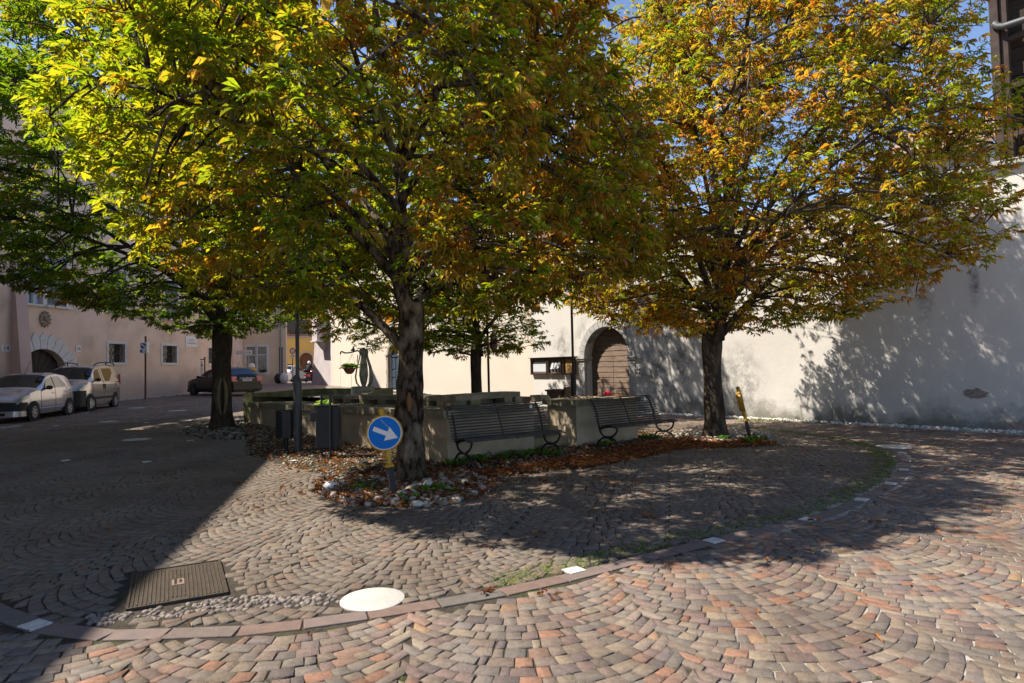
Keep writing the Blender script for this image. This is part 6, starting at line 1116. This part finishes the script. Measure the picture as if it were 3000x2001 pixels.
tr1, P1 = tree('nearest chestnut with a knotted scarred trunk rising behind the tilted arrow sign', ct, PC_, .175, 2.15, 8.6, 3, 16, 280, 2050, 9, .155, colours(lambda P: .44 + .06 * (P[:, 0] - ct.x), lambda P: .26 - .16 * (P[:, 0] - ct.x) * (P[:, 0] < ct.x)), limbs=[(math.radians(165), 1.75, 4.2), (math.radians(200), 2.6, 5.4), (math.radians(25), 2.75, 4.3), (math.radians(-20), 3.2, 5.2), (math.radians(140), 2.9, 5.8), (math.radians(60), 2.2, 4.6), (math.radians(-70), 3.0, 4.8), (math.radians(-120), 2.8, 4.4)], bark=M_bark, knots=((.95, 0, .16), (1.35, 0, .10), (.45, 0, .05)), crown_off=(-.4, .15), inner=.4, clear=lambda x, y, z: .55 if (abs(x - ct.x - .1 * (z - 3)) < .45 + .05 * (z - 2) and y < ct.y + .2 and z < 3.9) else 0)  # left-hand leaves coloured yellower and lighter to carry the backlit glow
PR_ = [(2.2, .8), (2.4, 2.2), (2.8, 3.3), (3.5, 4.2), (5, 4.5), (6.2, 4.1), (7.2, 3.7), (8.3, 3.2), (9.5, 2.2), (10.5, 1.0), (11, .3)]
tr2, P2 = tree('autumn-brown chestnut on the right, in front of the sunlit wall', rt, PR_, .205, 2.0, 10.6, 8, 20, 340, 3500, 9, .125, colours(lambda P: .60 - .0 * P[:, 0], lambda P: .42 + 0 * P[:, 0]), hspan=.25, inner=.2, crown_off=(.75, -1.3), clear=lambda x, y, z: .35 if (abs(x - rt.x) < 1.1 and y < rt.y and z < 5.2) else 0)
PL_ = [(2.4, .8), (2.8, 2.0), (3.3, 4.0), (4, 5.0), (5.5, 5.4), (7, 5.4), (9, 5.0), (10.8, 4.0), (12.2, 2.6), (13.2, .4)]
tr3, P3 = tree('green-leaved chestnut with a split bark scar standing left, before the black car', bt, PL_, .245, 2.35, 12.4, 21, 17, 280, 3100, 9, .165, colours(lambda P: .12 + 0 * P[:, 0], lambda P: .06 + 0 * P[:, 0]), crown_off=(-1., 0), inner=.45)
PK_ = [(1.85, .6), (2.05, 2.1), (3, 2.5), (5, 2.3), (7, 2.15), (9, 2.0), (10.5, 1.3), (11.3, .3)]
tr4, P4 = tree('slim dark-trunked chestnut beyond the fountain, left of the notice boards', kt, PK_, .165, 1.75, 10.6, 33, 12, 150, 900, 8, .16, colours(lambda P: .26 + 0 * P[:, 0], lambda P: .2 + 0 * P[:, 0]))
k5 = at(1196, 1150, 21.5); k5.z = gz(k5.x, k5.y)
PM_ = [(2.0, .8), (2.2, 2.2), (2.8, 3.3), (4.5, 3.7), (6.5, 3.4), (8.5, 2.2), (9.6, .3)]
tr5, P5 = tree('chestnut almost wholly hidden behind the front trunk, its low leaves over the hanging pot', k5, PM_, .17, 1.9, 9, 45, 10, 120, 750, 8, .17, colours(lambda P: .28 + 0 * P[:, 0], lambda P: .22 + 0 * P[:, 0]), crown_off=(-.6, 0))
# scar wounds on the trunks
m_ = MB(); 
for (z, a, w_, h_) in ((.98, -1.35, .05, .16), (1.0, -1.3, .035, .12)): pass
def scar(tree_, c, r, z, a, w_, h_, m):
    mb = MB(); u = Vector((math.cos(a), math.sin(a), 0)); s_ = Vector((-u.y, u.x, 0)); q = Vector(c) + u * r + Vector((0, 0, z)); mb.grid(lambda x, y: q + s_ * (x - .5) * 2 * w_ * math.sin(math.pi * (.04 + .92 * y)) ** .6 + Vector((0, 0, (y - .5) * 2 * h_)) - u * (.03 * (2 * x - 1) ** 2) + u * .012 * noise.noise(Vector((x * 4, y * 6, 1))), 10, 16); mb.build('bark_scar', m, tree_, smooth=True, fix=False)
M_scar = mat('exposed_orange_wood', (.25, .11, .035), .85, (.13, .06, .025), 14, stretch=(1, 1, .3), bump=.5); M_scard = mat('healed_bark', (.20, .16, .10), .95, (.12, .10, .06), 9, bump=.8, bscale=30)
scar(tr1, ct, .215, 1.12, math.radians(-88), .035, .13, M_scar); scar(tr3, bt, .262, .80, math.radians(-62), .06, .40, mat('dark_hollow', (.03, .02, .014), .95))
mb = MB()
for sg in (-1, 1): 
    pts = []
    for k in range(9):
        z = .36 + .95 * k / 8; a = math.radians(-62) + sg * (.05 + .30 * math.sin(math.pi * min(1, k / 8 * .85 + .08))); r = .262 + .03 * math.exp(-((z - .3) / .3) ** 2); pts.append(bt + Vector((math.cos(a) * r, math.sin(a) * r, z)))
    mb.tube(fcurve(pts, 3), [.02 + .03 * math.sin(math.pi * i / 24) for i in range(25)], 8, jit=.25)
mb.build('bark_scar', M_scard, tr3, smooth=True)
# fruits of the front tree
FV = MB(); FV.ball((0, 0, 0), .028, 12)
for k in range(46):
    z = 1 - 2 * (k + .5) / 46; a = k * 2.4; q = Vector((math.sqrt(1 - z * z) * math.cos(a), math.sqrt(1 - z * z) * math.sin(a), z)); FV.lathe([(.0028, .026), (0, .0345)], (0, 0, 0), 4, q)
Mf = mat('green_husk', (.25, .34, .04), .55, (.32, .36, .06), 40); rr = random.Random(5); cand = [Vector(p) for p in P1 if p[1] < ct.y - 1.6]; f0 = None
for k in range(44):
    q = rr.choice(cand) + Vector((0, 0, -.09)); 
    for j in range(rr.choice((1, 2, 2))):
        qq = q + Vector((j * .06, .01, -.03 * j)) - Vector(tr1.location)
        if f0 is None: f0 = FV.build('fruit', Mf, tr1, smooth=True, local=True); o = f0
        else: o = f0.copy(); COL.objects.link(o); o.parent = tr1
        o.location = qq
